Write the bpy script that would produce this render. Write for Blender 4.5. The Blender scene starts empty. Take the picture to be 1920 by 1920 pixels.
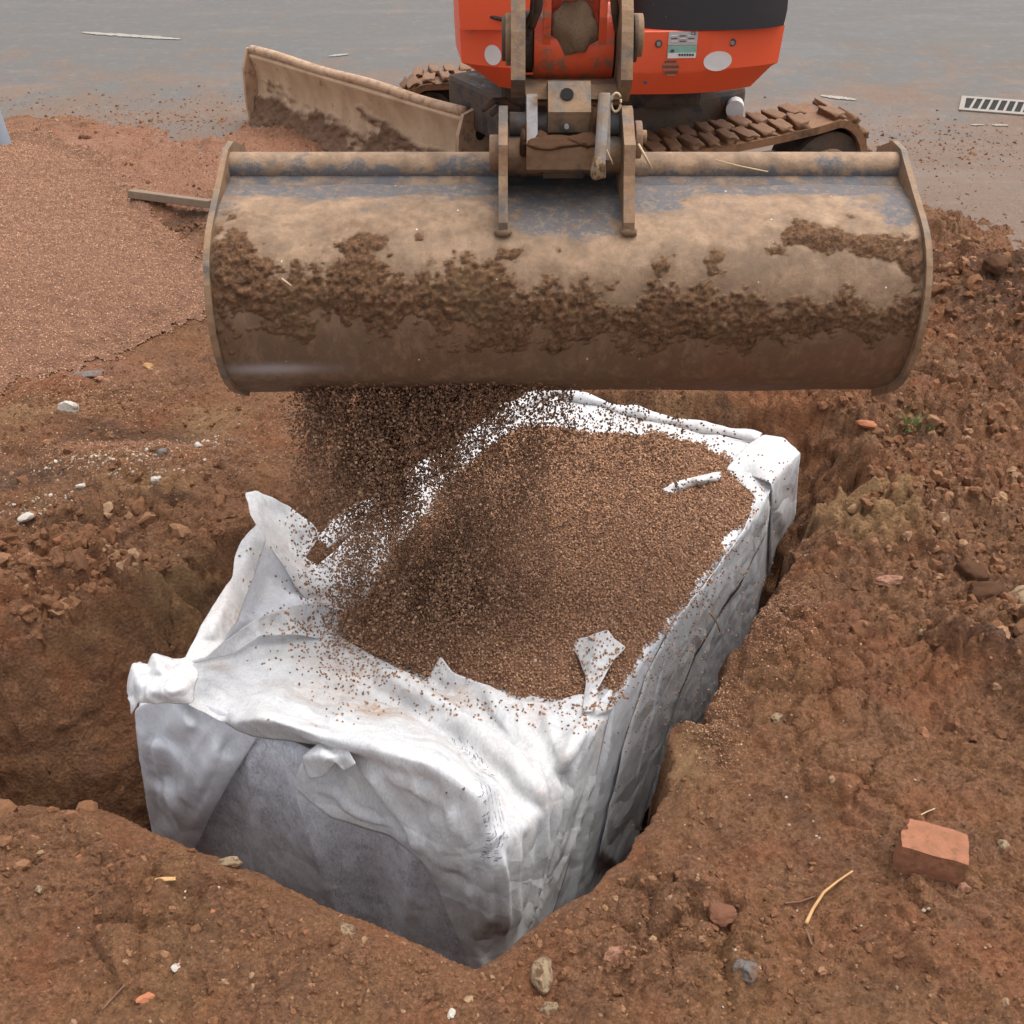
import bpy, bmesh, math, random
import numpy as np
from mathutils import Vector, Matrix, Euler
from mathutils.bvhtree import BVHTree
from mathutils.geometry import delaunay_2d_cdt

R = math.radians
rng = np.random.default_rng(7)
random.seed(7)
scene = bpy.context.scene
COL = scene.collection

# ---------------------------------------------------------------- camera, world, sun
FPX, PITCH, CAMH = 2156.0, 35.0, 1.65
cam_data = bpy.data.cameras.new("camera")
cam_data.sensor_width = 36.0
cam_data.lens = 36.0 * FPX / 1920.0
cam_data.clip_start, cam_data.clip_end = 0.05, 500
cam = bpy.data.objects.new("camera", cam_data)
cam.location = (0, 0, CAMH)
cam.rotation_euler = (R(90 - PITCH), 0, 0)
COL.objects.link(cam)
scene.camera = cam

SUN_EL, SUN_AZ = 72.0, 60.0         # soft high light from beyond the machine, a little right
world = bpy.data.worlds.new("World")
scene.world = world
world.use_nodes = True
wn, wl = world.node_tree.nodes, world.node_tree.links
sky = wn.new("ShaderNodeTexSky")
sky.sky_type = 'NISHITA'
sky.sun_disc = False
sky.sun_elevation = R(SUN_EL)
sky.sun_rotation = R(SUN_AZ)
sky.dust_density = 4.0
sky.air_density = 1.0
hs = wn.new("ShaderNodeHueSaturation")
hs.inputs["Saturation"].default_value = 0.22
wl.new(sky.outputs[0], hs.inputs["Color"])
wl.new(hs.outputs[0], wn["Background"].inputs["Color"])
wn["Background"].inputs["Strength"].default_value = 0.15

sd = bpy.data.lights.new("sun", 'SUN')
sd.energy = 0.7
sd.angle = R(50)
sd.color = (1.0, 0.965, 0.92)
sun = bpy.data.objects.new("sun", sd)
az = R(SUN_AZ)
sdir = Vector((math.sin(az) * math.cos(R(SUN_EL)), math.cos(az) * math.cos(R(SUN_EL)), math.sin(R(SUN_EL))))
sun.rotation_euler = sdir.to_track_quat('Z', 'Y').to_euler()
sun.location = (0, 0, 8)
COL.objects.link(sun)

scene.view_settings.view_transform = 'Standard'
scene.view_settings.look = 'None'
scene.view_settings.exposure = 1.10
scene.view_settings.gamma = 1.0
scene.view_settings.use_curve_mapping = False

# ---------------------------------------------------------------- measuring helpers
CP, SP = math.cos(R(PITCH)), math.sin(R(PITCH))


def ray(px, py):
    a, b = (px - 960) / FPX, (960 - py) / FPX
    return Vector((a, CP + b * SP, -SP + b * CP))


def PZ(px, py, z=0.0):
    d = ray(px, py)
    t = (z - CAMH) / d.z
    return Vector((d.x * t, d.y * t, z))


def PY(px, py, y):
    d = ray(px, py)
    t = y / d.y
    return Vector((d.x * t, y, CAMH + d.z * t))


def plane_hit(px, py, p0, n):
    d = ray(px, py)
    o = Vector((0, 0, CAMH))
    t = (p0 - o).dot(n) / d.dot(n)
    return o + d * t


# ---------------------------------------------------------------- numpy noise
def _hash(ix, iy, iz=0, seed=0):
    h = (ix.astype(np.int64) * 374761393 + iy.astype(np.int64) * 668265263 + np.int64(iz) * 2147483647 + seed * 974634777) if np.isscalar(iz) else \
        (ix.astype(np.int64) * 374761393 + iy.astype(np.int64) * 668265263 + iz.astype(np.int64) * 1440662683 + seed * 974634777)
    h = (h ^ (h >> 13)) * 1274126177
    h = h & 0x7fffffff
    h = (h ^ (h >> 16)) * 668265263 & 0x7fffffff
    h = h ^ (h >> 11)
    return (h & 0xffffff) / float(0xffffff)


def vn2(x, y, s=0):
    ix, iy = np.floor(x), np.floor(y)
    fx, fy = x - ix, y - iy
    ux, uy = fx * fx * fx * (fx * (fx * 6 - 15) + 10), fy * fy * fy * (fy * (fy * 6 - 15) + 10)
    out = 0
    g = []
    for dx in (0, 1):
        for dy in (0, 1):
            a = _hash(ix + dx, iy + dy, 0, s) * 6.28318
            g.append(np.cos(a) * (fx - dx) + np.sin(a) * (fy - dy))
    n = (g[0] * (1 - uy) + g[1] * uy) * (1 - ux) + (g[2] * (1 - uy) + g[3] * uy) * ux
    return n * 1.5          # about -1..1


def fbm(x, y, f, octv=4, s=0, gain=0.5):
    o, a = 0, 1.0
    for i in range(octv):
        o = o + a * vn2(x * f + 13.7 * i, y * f - 7.1 * i, s + i)
        f *= 2.03
        a *= gain
    return o


def worley(x, y, f, s=0):
    """F1 distance, F2-F1, cell value"""
    x, y = x * f, y * f
    ix, iy = np.floor(x), np.floor(y)
    f1 = np.full(x.shape, 9.0)
    f2 = np.full(x.shape, 9.0)
    val = np.zeros(x.shape)
    for dx in (-1, 0, 1):
        for dy in (-1, 0, 1):
            cx, cy = ix + dx, iy + dy
            px = cx + _hash(cx, cy, 0, s + 11)
            py = cy + _hash(cx, cy, 0, s + 12)
            d = np.hypot(px - x, py - y)
            v = _hash(cx, cy, 0, s + 13)
            m = d < f1
            f2 = np.where(m, f1, np.minimum(f2, d))
            val = np.where(m, v, val)
            f1 = np.where(m, d, f1)
    return f1, f2 - f1, val


def sstep(a, b, x):
    t = np.clip((x - a) / (b - a), 0, 1)
    return t * t * (3 - 2 * t)


def seg_dist(x, y, pts, closed=True):
    d = np.full(x.shape, 1e9)
    n = len(pts)
    for i in range(n if closed else n - 1):
        ax, ay = pts[i][:2]
        bx, by = pts[(i + 1) % n][:2]
        vx, vy = bx - ax, by - ay
        t = np.clip(((x - ax) * vx + (y - ay) * vy) / (vx * vx + vy * vy + 1e-12), 0, 1)
        d = np.minimum(d, np.hypot(x - ax - t * vx, y - ay - t * vy))
    return d


def inside(x, y, pts):
    r = np.zeros(x.shape, bool)
    n = len(pts)
    for i in range(n):
        ax, ay = pts[i][:2]
        bx, by = pts[(i + 1) % n][:2]
        c = ((ay > y) != (by > y)) & (x < (bx - ax) * (y - ay) / (by - ay + 1e-12) + ax)
        r ^= c
    return r


def sdf(x, y, pts):
    d = seg_dist(x, y, pts)
    return np.where(inside(x, y, pts), -d, d)


def blob(x, y, px, py, rx, ry, z=0.0):
    """soft ellipse on the ground; centre and radii measured on the photograph at the ground plane"""
    c = PZ(px, py, z)
    ex = abs(PZ(px + rx, py, z).x - c.x)
    ey = abs(PZ(px, py - ry, z).y - PZ(px, py + ry, z).y) / 2
    return np.exp(-((x - c.x) / ex) ** 2 - ((y - c.y) / ey) ** 2)


# ---------------------------------------------------------------- materials
def material(name):
    m = bpy.data.materials.new(name)
    m.use_nodes = True
    return m


class NT:
    def __init__(self, m):
        self.m, self.n, self.l = m, m.node_tree.nodes, m.node_tree.links
        self.b = self.n["Principled BSDF"]
        self.tc = self.n.new("ShaderNodeTexCoord")

    def put(self, sock, v):
        if isinstance(v, bpy.types.NodeSocket):
            self.l.new(v, sock)
        else:
            sock.default_value = v if not (isinstance(v, tuple) and len(v) == 3 and sock.type == 'RGBA') else (*v, 1)

    def noise(self, scale, detail=4, rough=0.55, vec=None, dist=0.0):
        t = self.n.new("ShaderNodeTexNoise")
        t.inputs["Scale"].default_value = scale
        t.inputs["Detail"].default_value = detail
        t.inputs["Roughness"].default_value = rough
        t.inputs["Distortion"].default_value = dist
        self.l.new(vec or self.tc.outputs["Object"], t.inputs["Vector"])
        return t.outputs["Fac"]

    def vor(self, scale, feat='F1', out="Distance", vec=None):
        t = self.n.new("ShaderNodeTexVoronoi")
        t.feature = feat
        t.inputs["Scale"].default_value = scale
        self.l.new(vec or self.tc.outputs["Object"], t.inputs["Vector"])
        return t.outputs[out]

    def mapped(self, scale):
        t = self.n.new("ShaderNodeMapping")
        t.inputs["Scale"].default_value = scale
        self.l.new(self.tc.outputs["Object"], t.inputs["Vector"])
        return t.outputs[0]

    def ramp(self, fac, stops, interp='LINEAR'):
        t = self.n.new("ShaderNodeValToRGB")
        t.color_ramp.interpolation = interp
        e = t.color_ramp.elements
        while len(e) < len(stops):
            e.new(0.5)
        for i, (p, c) in enumerate(stops):
            e[i].position = p
            e[i].color = (c, c, c, 1) if isinstance(c, (int, float)) else (*c, 1)
        self.l.new(fac, t.inputs[0])
        return t.outputs["Color"]

    def mix(self, fac, a, b, mode='MIX'):
        t = self.n.new("ShaderNodeMix")
        t.data_type = 'RGBA'
        t.blend_type = mode
        self.put(t.inputs[0], fac)
        self.put(t.inputs[6], a)
        self.put(t.inputs[7], b)
        return t.outputs[2]

    def math(self, op, a, b=0.0, clamp=False):
        t = self.n.new("ShaderNodeMath")
        t.operation = op
        t.use_clamp = clamp
        self.put(t.inputs[0], a)
        self.put(t.inputs[1], b)
        return t.outputs[0]

    def attr(self, name):
        t = self.n.new("ShaderNodeAttribute")
        t.attribute_name = name
        return t.outputs["Fac"]

    def rand(self):
        return self.n.new("ShaderNodeObjectInfo").outputs["Random"]

    def bump(self, h, strength=0.5, dist=0.01, prev=None):
        t = self.n.new("ShaderNodeBump")
        t.inputs["Strength"].default_value = strength
        t.inputs["Distance"].default_value = dist
        self.l.new(h, t.inputs["Height"])
        if prev is not None:
            self.l.new(prev, t.inputs["Normal"])
        return t.outputs["Normal"]

    def out(self, color=None, rough=None, normal=None, spec=None, **kw):
        if color is not None: self.put(self.b.inputs["Base Color"], color)
        if rough is not None: self.put(self.b.inputs["Roughness"], rough)
        if normal is not None: self.l.new(normal, self.b.inputs["Normal"])
        if spec is not None: self.b.inputs["Specular IOR Level"].default_value = spec
        for k, v in kw.items():
            self.put(self.b.inputs[k.replace('_', ' ')], v)
        return self.m


SOIL_D, SOIL_M, SOIL_L = (0.070, 0.032, 0.016), (0.185, 0.083, 0.039), (0.355, 0.180, 0.094)


def soil_mat(name, attrs=True, inst=False):
    t = NT(material(name))
    base = t.ramp(t.noise(1.1 if inst else 9, 8, 0.65), [(0.25, SOIL_D), (0.45, SOIL_M), (0.62, (0.235, 0.105, 0.041)), (0.8, SOIL_L)])
    fine = t.noise(3.0 if inst else 140, 5, 0.7)
    base = t.mix(0.55, base, t.ramp(fine, [(0.32, (0.050, 0.023, 0.010)), (0.5, (0.205, 0.094, 0.047)), (0.70, (0.43, 0.228, 0.118))]))
    red = t.ramp(t.noise(4.3, 3, 0.5, dist=0.6), [(0.5, 0.0), (0.68, 1.0)])
    base = t.mix(t.math('MULTIPLY', red, 0.45), base, (0.27, 0.085, 0.032))
    if not inst:
        yl = t.ramp(t.noise(3.1, 6, 0.65, dist=0.8), [(0.52, 0.0), (0.66, 1.0)])
        base = t.mix(t.math('MULTIPLY', yl, 0.26), base, (0.27, 0.150, 0.06))
        dk = t.ramp(t.noise(5.7, 7, 0.7, dist=0.5), [(0.54, 0.0), (0.66, 1.0)])
        base = t.mix(t.math('MULTIPLY', dk, 0.5), base, (0.085, 0.043, 0.021))
    if attrs:
        n2 = t.noise(28, 6, 0.7)
        mk = lambda a, k=1.0: t.math('MULTIPLY', t.ramp(t.math('ADD', t.attr(a), t.math('MULTIPLY', t.math('SUBTRACT', n2, 0.5), 0.9)), [(0.3, 0.0), (0.7, 1.0)]), k)
        base = t.mix(mk("clay", 0.75), base, t.mix(fine, (0.22, 0.12, 0.05), (0.42, 0.26, 0.125)))
        base = t.mix(mk("dark", 0.7), base, t.mix(fine, (0.035, 0.020, 0.012), (0.11, 0.055, 0.03)))
        base = t.mix(mk("pink", 0.7), base, t.mix(fine, (0.20, 0.085, 0.050), (0.46, 0.24, 0.155)))
        chalk = t.math('MULTIPLY', t.attr("chalk"), t.ramp(t.vor(95), [(0.16, 1.0), (0.30, 0.0)]))
        base = t.mix(t.math('MULTIPLY', chalk, t.ramp(t.noise(22, 3), [(0.45, 0.0), (0.55, 1.0)])), base, (0.62, 0.55, 0.43))
    specks = t.ramp(t.vor(2.0 if inst else 150, out="Distance"), [(0.07, 1.0), (0.12, 0.0)])
    sel = t.ramp(t.vor(150, out="Color"), [(0.66, 0.0), (0.70, 1.0)])
    base = t.mix(t.math('MULTIPLY', t.math('MULTIPLY', specks, sel), 0.8), base, (0.45, 0.29, 0.18))
    if inst:
        r = t.rand()
        base = t.mix(0.6, base, t.ramp(r, [(0.0, (0.060, 0.029, 0.015)), (0.35, (0.115, 0.053, 0.026)), (0.75, (0.155, 0.071, 0.034)), (0.9, (0.27, 0.15, 0.08)), (0.97, (0.33, 0.23, 0.14)), (1.0, (0.24, 0.08, 0.04))]))
    if inst:
        nb = t.bump(t.noise(2.2, 6, 0.7), 0.35, 0.004)
        return t.out(base, 0.9, nb, 0.25)
    nb = t.bump(t.noise(48, 9, 0.72, dist=0.5), 1.0, 0.016)
    nb = t.bump(t.vor(130), 0.7, 0.005, nb)
    nb = t.bump(t.noise(230, 6, 0.75), 0.9, 0.004, nb)
    rough = t.ramp(t.noise(14, 4), [(0.35, 0.62), (0.6, 0.95)])
    return t.out(base, rough, nb, 0.3)


def pebble_mat(name, stops):
    t = NT(material(name))
    c = t.ramp(t.rand(), stops)
    c = t.mix(0.35, c, t.ramp(t.noise(220, 3), [(0.3, (0.09, 0.045, 0.028)), (0.7, (0.40, 0.235, 0.15))]))
    return t.out(c, 0.85, t.bump(t.noise(400, 3), 0.4, 0.001), 0.3)


def mud_metal(name, base=(0.30, 0.195, 0.125), steel=(0.085, 0.09, 0.105), amount=0.5, rust=0.2):
    t = NT(material(name))
    n = t.noise(14, 8, 0.65)
    fine = t.noise(120, 5, 0.7)
    mud = t.mix(fine, tuple(0.6 * v for v in base), tuple(1.25 * v for v in base))
    mud = t.mix(t.ramp(t.noise(30, 6, 0.7), [(0.5, 0.0), (0.68, 0.8)]), mud, (0.115, 0.062, 0.035))
    c = t.mix(t.ramp(n, [(amount - 0.08, 1.0), (amount + 0.06, 0.0)]), mud, steel)
    c = t.mix(t.math('MULTIPLY', t.ramp(t.noise(7, 4, dist=1), [(0.55, 0.0), (0.7, 1.0)]), rust), c, (0.26, 0.09, 0.035))
    nb = t.bump(t.noise(45, 7, 0.7), 0.5, 0.006)
    return t.out(c, t.ramp(n, [(0.4, 0.5), (0.55, 0.85)]), nb, 0.35)


def flat_mat(name, color, rough=0.6, bump=0.0, vary=0.15, metal=0.0, spec=0.4, soil=0.0, sc=35):
    t = NT(material(name))
    c = t.mix(t.noise(sc, 5), tuple(v * (1 - vary) for v in color), tuple(min(1, v * (1 + vary)) for v in color))
    if soil:
        c = t.mix(t.ramp(t.noise(1.6 if sc < 30 else 28, 7, 0.7), [(0.62 - soil * .3, 0.0), (0.70 - soil * .3, 0.85)]), c, (0.16, 0.075, 0.032))
    return t.out(c, rough, t.bump(t.noise(90, 5), bump, 0.003) if bump else None, spec, Metallic=metal)


M = {}
M['soil'] = soil_mat("soil")
M['clod'] = soil_mat("clod_soil", False, True)
M['bigclod'] = soil_mat("big_clod_soil", False, False)
M['gravel'] = pebble_mat("red_gravel", [(0.0, (0.10, 0.048, 0.024)), (0.2, (0.24, 0.115, 0.058)), (0.5, (0.40, 0.200, 0.100)), (0.8, (0.54, 0.295, 0.155)), (0.93, (0.68, 0.45, 0.28)), (1.0, (0.28, 0.16, 0.10))])
M['chalkbits'] = pebble_mat("chalk_bits", [(0.0, (0.33, 0.24, 0.16)), (0.5, (0.50, 0.42, 0.32)), (1.0, (0.68, 0.64, 0.55))])


def fabric_mat(name, white, thin, mott=0.5, crumple=0.5):
    t = NT(material(name))
    fib = t.noise(120, 6, 0.75, vec=t.mapped((1.0, 0.6, 0.45)), dist=1.6)
    blot = t.noise(26, 6, 0.65)
    c = t.mix(t.ramp(t.math('ADD', t.math('MULTIPLY', fib, 0.65), t.math('MULTIPLY', blot, 0.35)), [(0.41, 0.0), (0.57, 1.0)]), thin, white)
    c = t.mix(1 - mott, c, white)
    if mott > .75:
        c = t.mix(t.ramp(t.noise(5, 5, 0.6, vec=t.mapped((1.4, 1.0, .45)), dist=.6), [(0.46, 0.0), (0.68, 0.75)]), c, (0.88, 0.89, 0.93))
    # clay smears rubbed onto the cloth
    st = t.math('MULTIPLY', t.ramp(t.noise(5.5, 3, 0.5), [(0.56, 0.0), (0.72, 1.0)]), t.ramp(t.noise(38, 7, 0.75, vec=t.mapped((0.55, 1.4, 1.0)), dist=1.5), [(0.45, 0.0), (0.62, 1.0)]))
    c = t.mix(t.math('MULTIPLY', st, 0.60), c, (0.47, 0.27, 0.15))
    sta = t.math('MULTIPLY', t.attr("stain"), t.ramp(t.noise(60, 7, 0.75, vec=t.mapped((0.6, 1.3, 1.0)), dist=1.0), [(0.42, 0.0), (0.60, 1.0)]))
    c = t.mix(t.math('MULTIPLY', sta, 0.85), c, (0.36, 0.19, 0.095))
    c = t.mix(t.math('MULTIPLY', t.attr("stain"), 0.30), c, (0.58, 0.42, 0.30))
    soft = t.ramp(t.noise(3.1, 4, 0.6), [(0.45, 0.0), (0.75, 1.0)])
    c = t.mix(t.math('MULTIPLY', soft, 0.30), c, (0.62, 0.50, 0.40))
    wv = t.n.new("ShaderNodeVectorMath"); wv.operation = 'ADD'
    nz_ = t.n.new("ShaderNodeTexNoise"); nz_.inputs["Scale"].default_value = 5
    t.l.new(t.tc.outputs["Object"], nz_.inputs["Vector"])
    sc_ = t.n.new("ShaderNodeVectorMath"); sc_.operation = 'SCALE'; sc_.inputs["Scale"].default_value = 0.22
    t.l.new(nz_.outputs["Color"], sc_.inputs[0])
    t.l.new(t.mapped((0.8, 1.25, 1.0)), wv.inputs[0]); t.l.new(sc_.outputs[0], wv.inputs[1])
    nb = t.bump(t.vor(6.5, 'DISTANCE_TO_EDGE', vec=wv.outputs[0]), 0.65 * crumple, 0.060)
    nb = t.bump(t.vor(17, 'DISTANCE_TO_EDGE', vec=wv.outputs[0]), 0.25 * crumple, 0.020, nb)
    nb = t.bump(fib, 0.30, 0.0012, nb)
    t.out(c, 0.9, nb, 0.1)
    tr = t.n.new("ShaderNodeBsdfTranslucent")
    t.put(tr.inputs["Color"], c)
    t.l.new(nb, tr.inputs["Normal"])
    mx = t.n.new("ShaderNodeMixShader")
    mx.inputs[0].default_value = 0.22
    t.l.new(t.b.outputs[0], mx.inputs[1])
    t.l.new(tr.outputs[0], mx.inputs[2])
    t.l.new(mx.outputs[0], t.n["Material Output"].inputs[0])
    return t.m


M['cloth'] = fabric_mat("white_geotextile", (0.74, 0.738, 0.738), (0.50, 0.50, 0.51), 0.72, 0.40)
M['cloth_stained'] = fabric_mat("clay_stained_geotextile", (0.66, 0.55, 0.46), (0.42, 0.29, 0.20), 0.8)
M['cloth_thin'] = fabric_mat("thin_stretched_geotextile", (0.90, 0.91, 0.96), (0.50, 0.50, 0.54), 1.0, 0.22)
M['cloth_side'] = fabric_mat("side_geotextile", (0.88, 0.895, 0.93), (0.68, 0.69, 0.73), 0.8, 0.22)
M['crate'] = flat_mat("black_plastic", (0.02, 0.02, 0.022), 0.5)


def road_mat():
    t = NT(material("wet_asphalt"))
    n = t.noise(1.1, 5, 0.6, dist=0.8)
    c = t.ramp(n, [(0.3, (0.070, 0.067, 0.062)), (0.55, (0.098, 0.093, 0.086)), (0.75, (0.130, 0.121, 0.110))])
    c = t.mix(0.35, c, t.ramp(t.noise(260, 3, 0.7), [(0.3, (0.06, 0.055, 0.05)), (0.7, (0.20, 0.18, 0.165))]))
    sep = t.n.new("ShaderNodeSeparateXYZ")
    t.l.new(t.tc.outputs["Object"], sep.inputs[0])
    near = t.math('SUBTRACT', 1.0, t.math('MULTIPLY', t.math('SUBTRACT', sep.outputs[1], 5.0), 0.40), True)
    mudn = t.noise(3.0, 9, 0.72)
    mud = t.ramp(t.math('ADD', mudn, t.math('MULTIPLY', near, 0.30)), [(0.56, 0.0), (0.74, 1.0)])
    c = t.mix(t.math('MULTIPLY', mud, 0.85), c, t.mix(t.noise(60, 5), (0.10, 0.060, 0.040), (0.20, 0.130, 0.090)))
    str_ = t.ramp(t.noise(2.2, 5, 0.6, vec=t.mapped((0.35, 2.6, 1)), dist=0.4), [(0.52, 0.0), (0.72, 1.0)])
    c = t.mix(t.math('MULTIPLY', str_, 0.30), c, (0.17, 0.145, 0.12))
    spk = t.math('MULTIPLY', t.ramp(t.vor(28), [(0.08, 1.0), (0.16, 0.0)]), t.ramp(t.vor(28, out="Color"), [(0.70, 0.0), (0.75, 1.0)]))
    c = t.mix(t.math('MULTIPLY', spk, 0.8), c, (0.060, 0.038, 0.026))
    c = t.mix(t.ramp(t.noise(14, 7, 0.75), [(0.52, 0.0), (0.68, 0.4)]), c, (0.19, 0.165, 0.14))
    nb = t.bump(t.noise(160, 4), 0.6, 0.004)
    return t.out(c, t.ramp(n, [(0.35, 0.60), (0.6, 0.9)]), nb, 0.25)


M['road'] = road_mat()


def bucket_mat():
    t = NT(material("muddy_bucket_steel"))
    fine = t.noise(150, 6, 0.75)
    med = t.noise(22, 8, 0.68)
    film = t.ramp(med, [(0.3, (0.11, 0.070, 0.043)), (0.44, (0.215, 0.137, 0.082)), (0.55, (0.30, 0.193, 0.116)), (0.7, (0.41, 0.275, 0.175))])
    film = t.mix(0.25, film, t.mix(fine, (0.16, 0.09, 0.05), (0.46, 0.30, 0.19)))
    blot = t.ramp(t.noise(11, 8, 0.72, vec=t.mapped((1, 1, .6)), dist=.6), [(0.45, 0.0), (0.66, 0.75)])
    film = t.mix(blot, film, (0.15, 0.100, 0.062))
    low = t.mix(fine, (0.080, 0.042, 0.021), (0.175, 0.097, 0.050))
    low = t.mix(t.ramp(t.noise(6, 5), [(0.4, 0.0), (0.65, 1.0)]), low, (0.135, 0.085, 0.052))
    low = t.mix(t.ramp(t.noise(48, 8, 0.75, vec=t.mapped((1, 1, .35))), [(0.48, 0.0), (0.66, 0.8)]), low, (0.24, 0.145, 0.085))
    low = t.mix(t.ramp(t.noise(3.5, 4, 0.6), [(0.5, 0.0), (0.7, 0.5)]), low, (0.20, 0.075, 0.035))
    c = t.mix(t.attr("low"), film, low)
    paint = t.mix(fine, (0.040, 0.040, 0.046), (0.140, 0.142, 0.155))
    paint = t.mix(t.ramp(t.noise(60, 8, 0.8), [(0.5, 0.0), (0.62, 0.8)]), paint, (0.26, 0.175, 0.11))
    c = t.mix(t.ramp(t.math('ADD', t.attr("paint"), t.math('MULTIPLY', t.math('SUBTRACT', t.noise(18, 9, 0.78, vec=t.mapped((0.6, 1.2, 1.2)), dist=.4), 0.5), 2.0)), [(0.42, 0.0), (0.64, 0.9)]), c, paint)
    mud = t.mix(t.ramp(t.noise(85, 8, 0.75), [(0.36, 0.0), (0.64, 1.0)]), (0.065, 0.032, 0.016), (0.33, 0.170, 0.083))
    mud = t.mix(t.ramp(t.noise(7, 5, .6), [(0.52, 0.0), (0.66, 0.5)]), mud, t.mix(fine, (0.11, 0.065, 0.03), (0.34, 0.21, 0.10)))
    mud = t.mix(t.ramp(t.noise(5, 3, .6, dist=1), [(0.58, 0.0), (0.66, 0.4)]), mud, (0.27, 0.115, 0.065))
    smear = t.ramp(t.math('ADD', t.attr("smear"), t.math('MULTIPLY', t.math('SUBTRACT', t.noise(38, 7, 0.75), 0.5), 0.9)), [(0.36, 0.0), (0.66, 0.8)])
    c = t.mix(smear, c, t.mix(fine, (0.085, 0.046, 0.024), (0.24, 0.140, 0.073)))
    c = t.mix(t.attr("mud"), c, mud)
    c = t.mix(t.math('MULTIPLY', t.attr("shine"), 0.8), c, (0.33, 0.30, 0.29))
    sp = t.math('MULTIPLY', t.ramp(t.vor(42), [(0.06, 1.0), (0.10, 0.0)]), t.ramp(t.vor(42, out="Color"), [(0.78, 0.0), (0.8, 1.0)]))
    c = t.mix(sp, c, (0.62, 0.55, 0.46))
    nb = t.bump(t.noise(55, 8, 0.7), 0.35, 0.006)
    nb = t.bump(t.math('MULTIPLY', t.noise(130, 8, 0.8), t.math('ADD', t.attr("mud"), 0.12)), 1.0, 0.010, nb)
    rg = t.math('SUBTRACT', t.math('ADD', 0.74, t.math('MULTIPLY', t.attr("mud"), 0.3)), t.math('MULTIPLY', t.attr("shine"), 0.3))
    return t.out(c, rg, nb, 0.4)


M['bucket'] = bucket_mat()
M['mudmetal'] = mud_metal("clay_coated_steel", (0.27, 0.170, 0.098), (0.095, 0.085, 0.075), 0.44, 0.25)
M['greymetal'] = mud_metal("grey_worn_steel", (0.28, 0.20, 0.14), (0.24, 0.235, 0.235), 0.54, 0.1)
M['bluemetal'] = mud_metal("worn_blue_paint", (0.22, 0.15, 0.10), (0.060, 0.060, 0.067), 0.54, 0.1)
M['darkmetal'] = mud_metal("dark_greasy_steel", (0.10, 0.07, 0.05), (0.03, 0.03, 0.032), 0.46, 0.1)
M['blade'] = mud_metal("clay_coated_blade", (0.46, 0.30, 0.19), (0.20, 0.17, 0.14), 0.34, 0.25)
M['track'] = mud_metal("muddy_rubber", (0.24, 0.125, 0.062), (0.085, 0.048, 0.028), 0.44, 0.3)
M['wheel'] = mud_metal("muddy_dark_wheel", (0.095, 0.065, 0.045), (0.03, 0.025, 0.022), 0.48, 0.1)
M['white'] = flat_mat("pale_sticker", (0.62, 0.60, 0.58), 0.5, vary=0.05)
M['hole'] = flat_mat("black_hole", (0.008, 0.007, 0.006), 0.9)


def orange_mat(name, mud_amt=0.58):
    t = NT(material(name))
    c = t.mix(t.noise(3, 3), (0.72, 0.062, 0.014), (0.80, 0.095, 0.024))
    d = t.ramp(t.noise(34, 9, 0.72), [(mud_amt, 0.0), (mud_amt + 0.08, 0.85)])
    c = t.mix(d, c, (0.22, 0.125, 0.075))
    c = t.mix(t.math('MULTIPLY', t.noise(2.2, 3), 0.22), c, (0.50, 0.26, 0.17))
    return t.out(c, 0.42, t.bump(d, 0.3, 0.003), 0.45)


M['orange'] = orange_mat("orange_paint", 0.72)
M['orange_muddy'] = orange_mat("mud_spattered_orange_paint", 0.50)


def speck_black():
    t = NT(material("black_engine_cover"))
    sp = t.ramp(t.vor(55), [(0.07, 1.0), (0.11, 0.0)])
    sel = t.ramp(t.vor(55, out="Color"), [(0.72, 0.0), (0.76, 1.0)])
    c = t.mix(t.math('MULTIPLY', t.math('MULTIPLY', sp, sel), 0.6), (0.026, 0.024, 0.026), (0.25, 0.21, 0.19))
    return t.out(c, 0.55, t.bump(t.noise(120, 3), 0.15, 0.002), 0.35)


M['black'] = speck_black()
M['brick'] = flat_mat("red_brick", (0.26, 0.105, 0.055), 0.9, 0.9, 0.45, soil=0.35)
M['tile'] = flat_mat("orange_clay_tile", (0.40, 0.15, 0.07), 0.85, 0.4, 0.25, soil=0.2, sc=25)
M['stone_pale'] = flat_mat("pale_sandstone", (0.42, 0.30, 0.18), 0.9, 0.9, 0.45, soil=0.55, sc=25)
M['stone_brown'] = flat_mat("brown_sandstone", (0.21, 0.11, 0.06), 0.9, 0.9, 0.4, soil=0.55, sc=25)
M['stone_grey'] = flat_mat("grey_stone", (0.16, 0.15, 0.145), 0.85, 0.7, 0.35, soil=0.55, sc=25)
M['stone_pink'] = flat_mat("pink_sandstone", (0.37, 0.18, 0.12), 0.9, 0.7, 0.3, soil=0.55, sc=25)
M['stone_white'] = flat_mat("white_chalk", (0.52, 0.47, 0.40), 0.9, 0.6, 0.15, soil=0.2, sc=25)
M['root'] = flat_mat("pale_root_bark", (0.48, 0.27, 0.115), 0.8, 0.3, 0.25)
M['twig'] = flat_mat("dark_root_bark", (0.15, 0.075, 0.045), 0.85, 0.3, 0.25)
M['straw'] = flat_mat("straw", (0.50, 0.38, 0.24), 0.8, 0.1, 0.2)
M['wood'] = flat_mat("weathered_timber", (0.19, 0.135, 0.09), 0.85, 0.6, 0.3)
M['grate'] = flat_mat("dirty_cast_iron", (0.24, 0.21, 0.18), 0.75, 0.4, 0.2)
M['post'] = flat_mat("blue_grey_plastic", (0.25, 0.28, 0.325), 0.55, 0.1, 0.12)
M['grass'] = flat_mat("green_grass", (0.10, 0.17, 0.04), 0.7, 0, 0.3)
M['cream'] = flat_mat("worn_road_paint", (0.26, 0.235, 0.195), 0.8, 0.3, 0.5)
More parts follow.
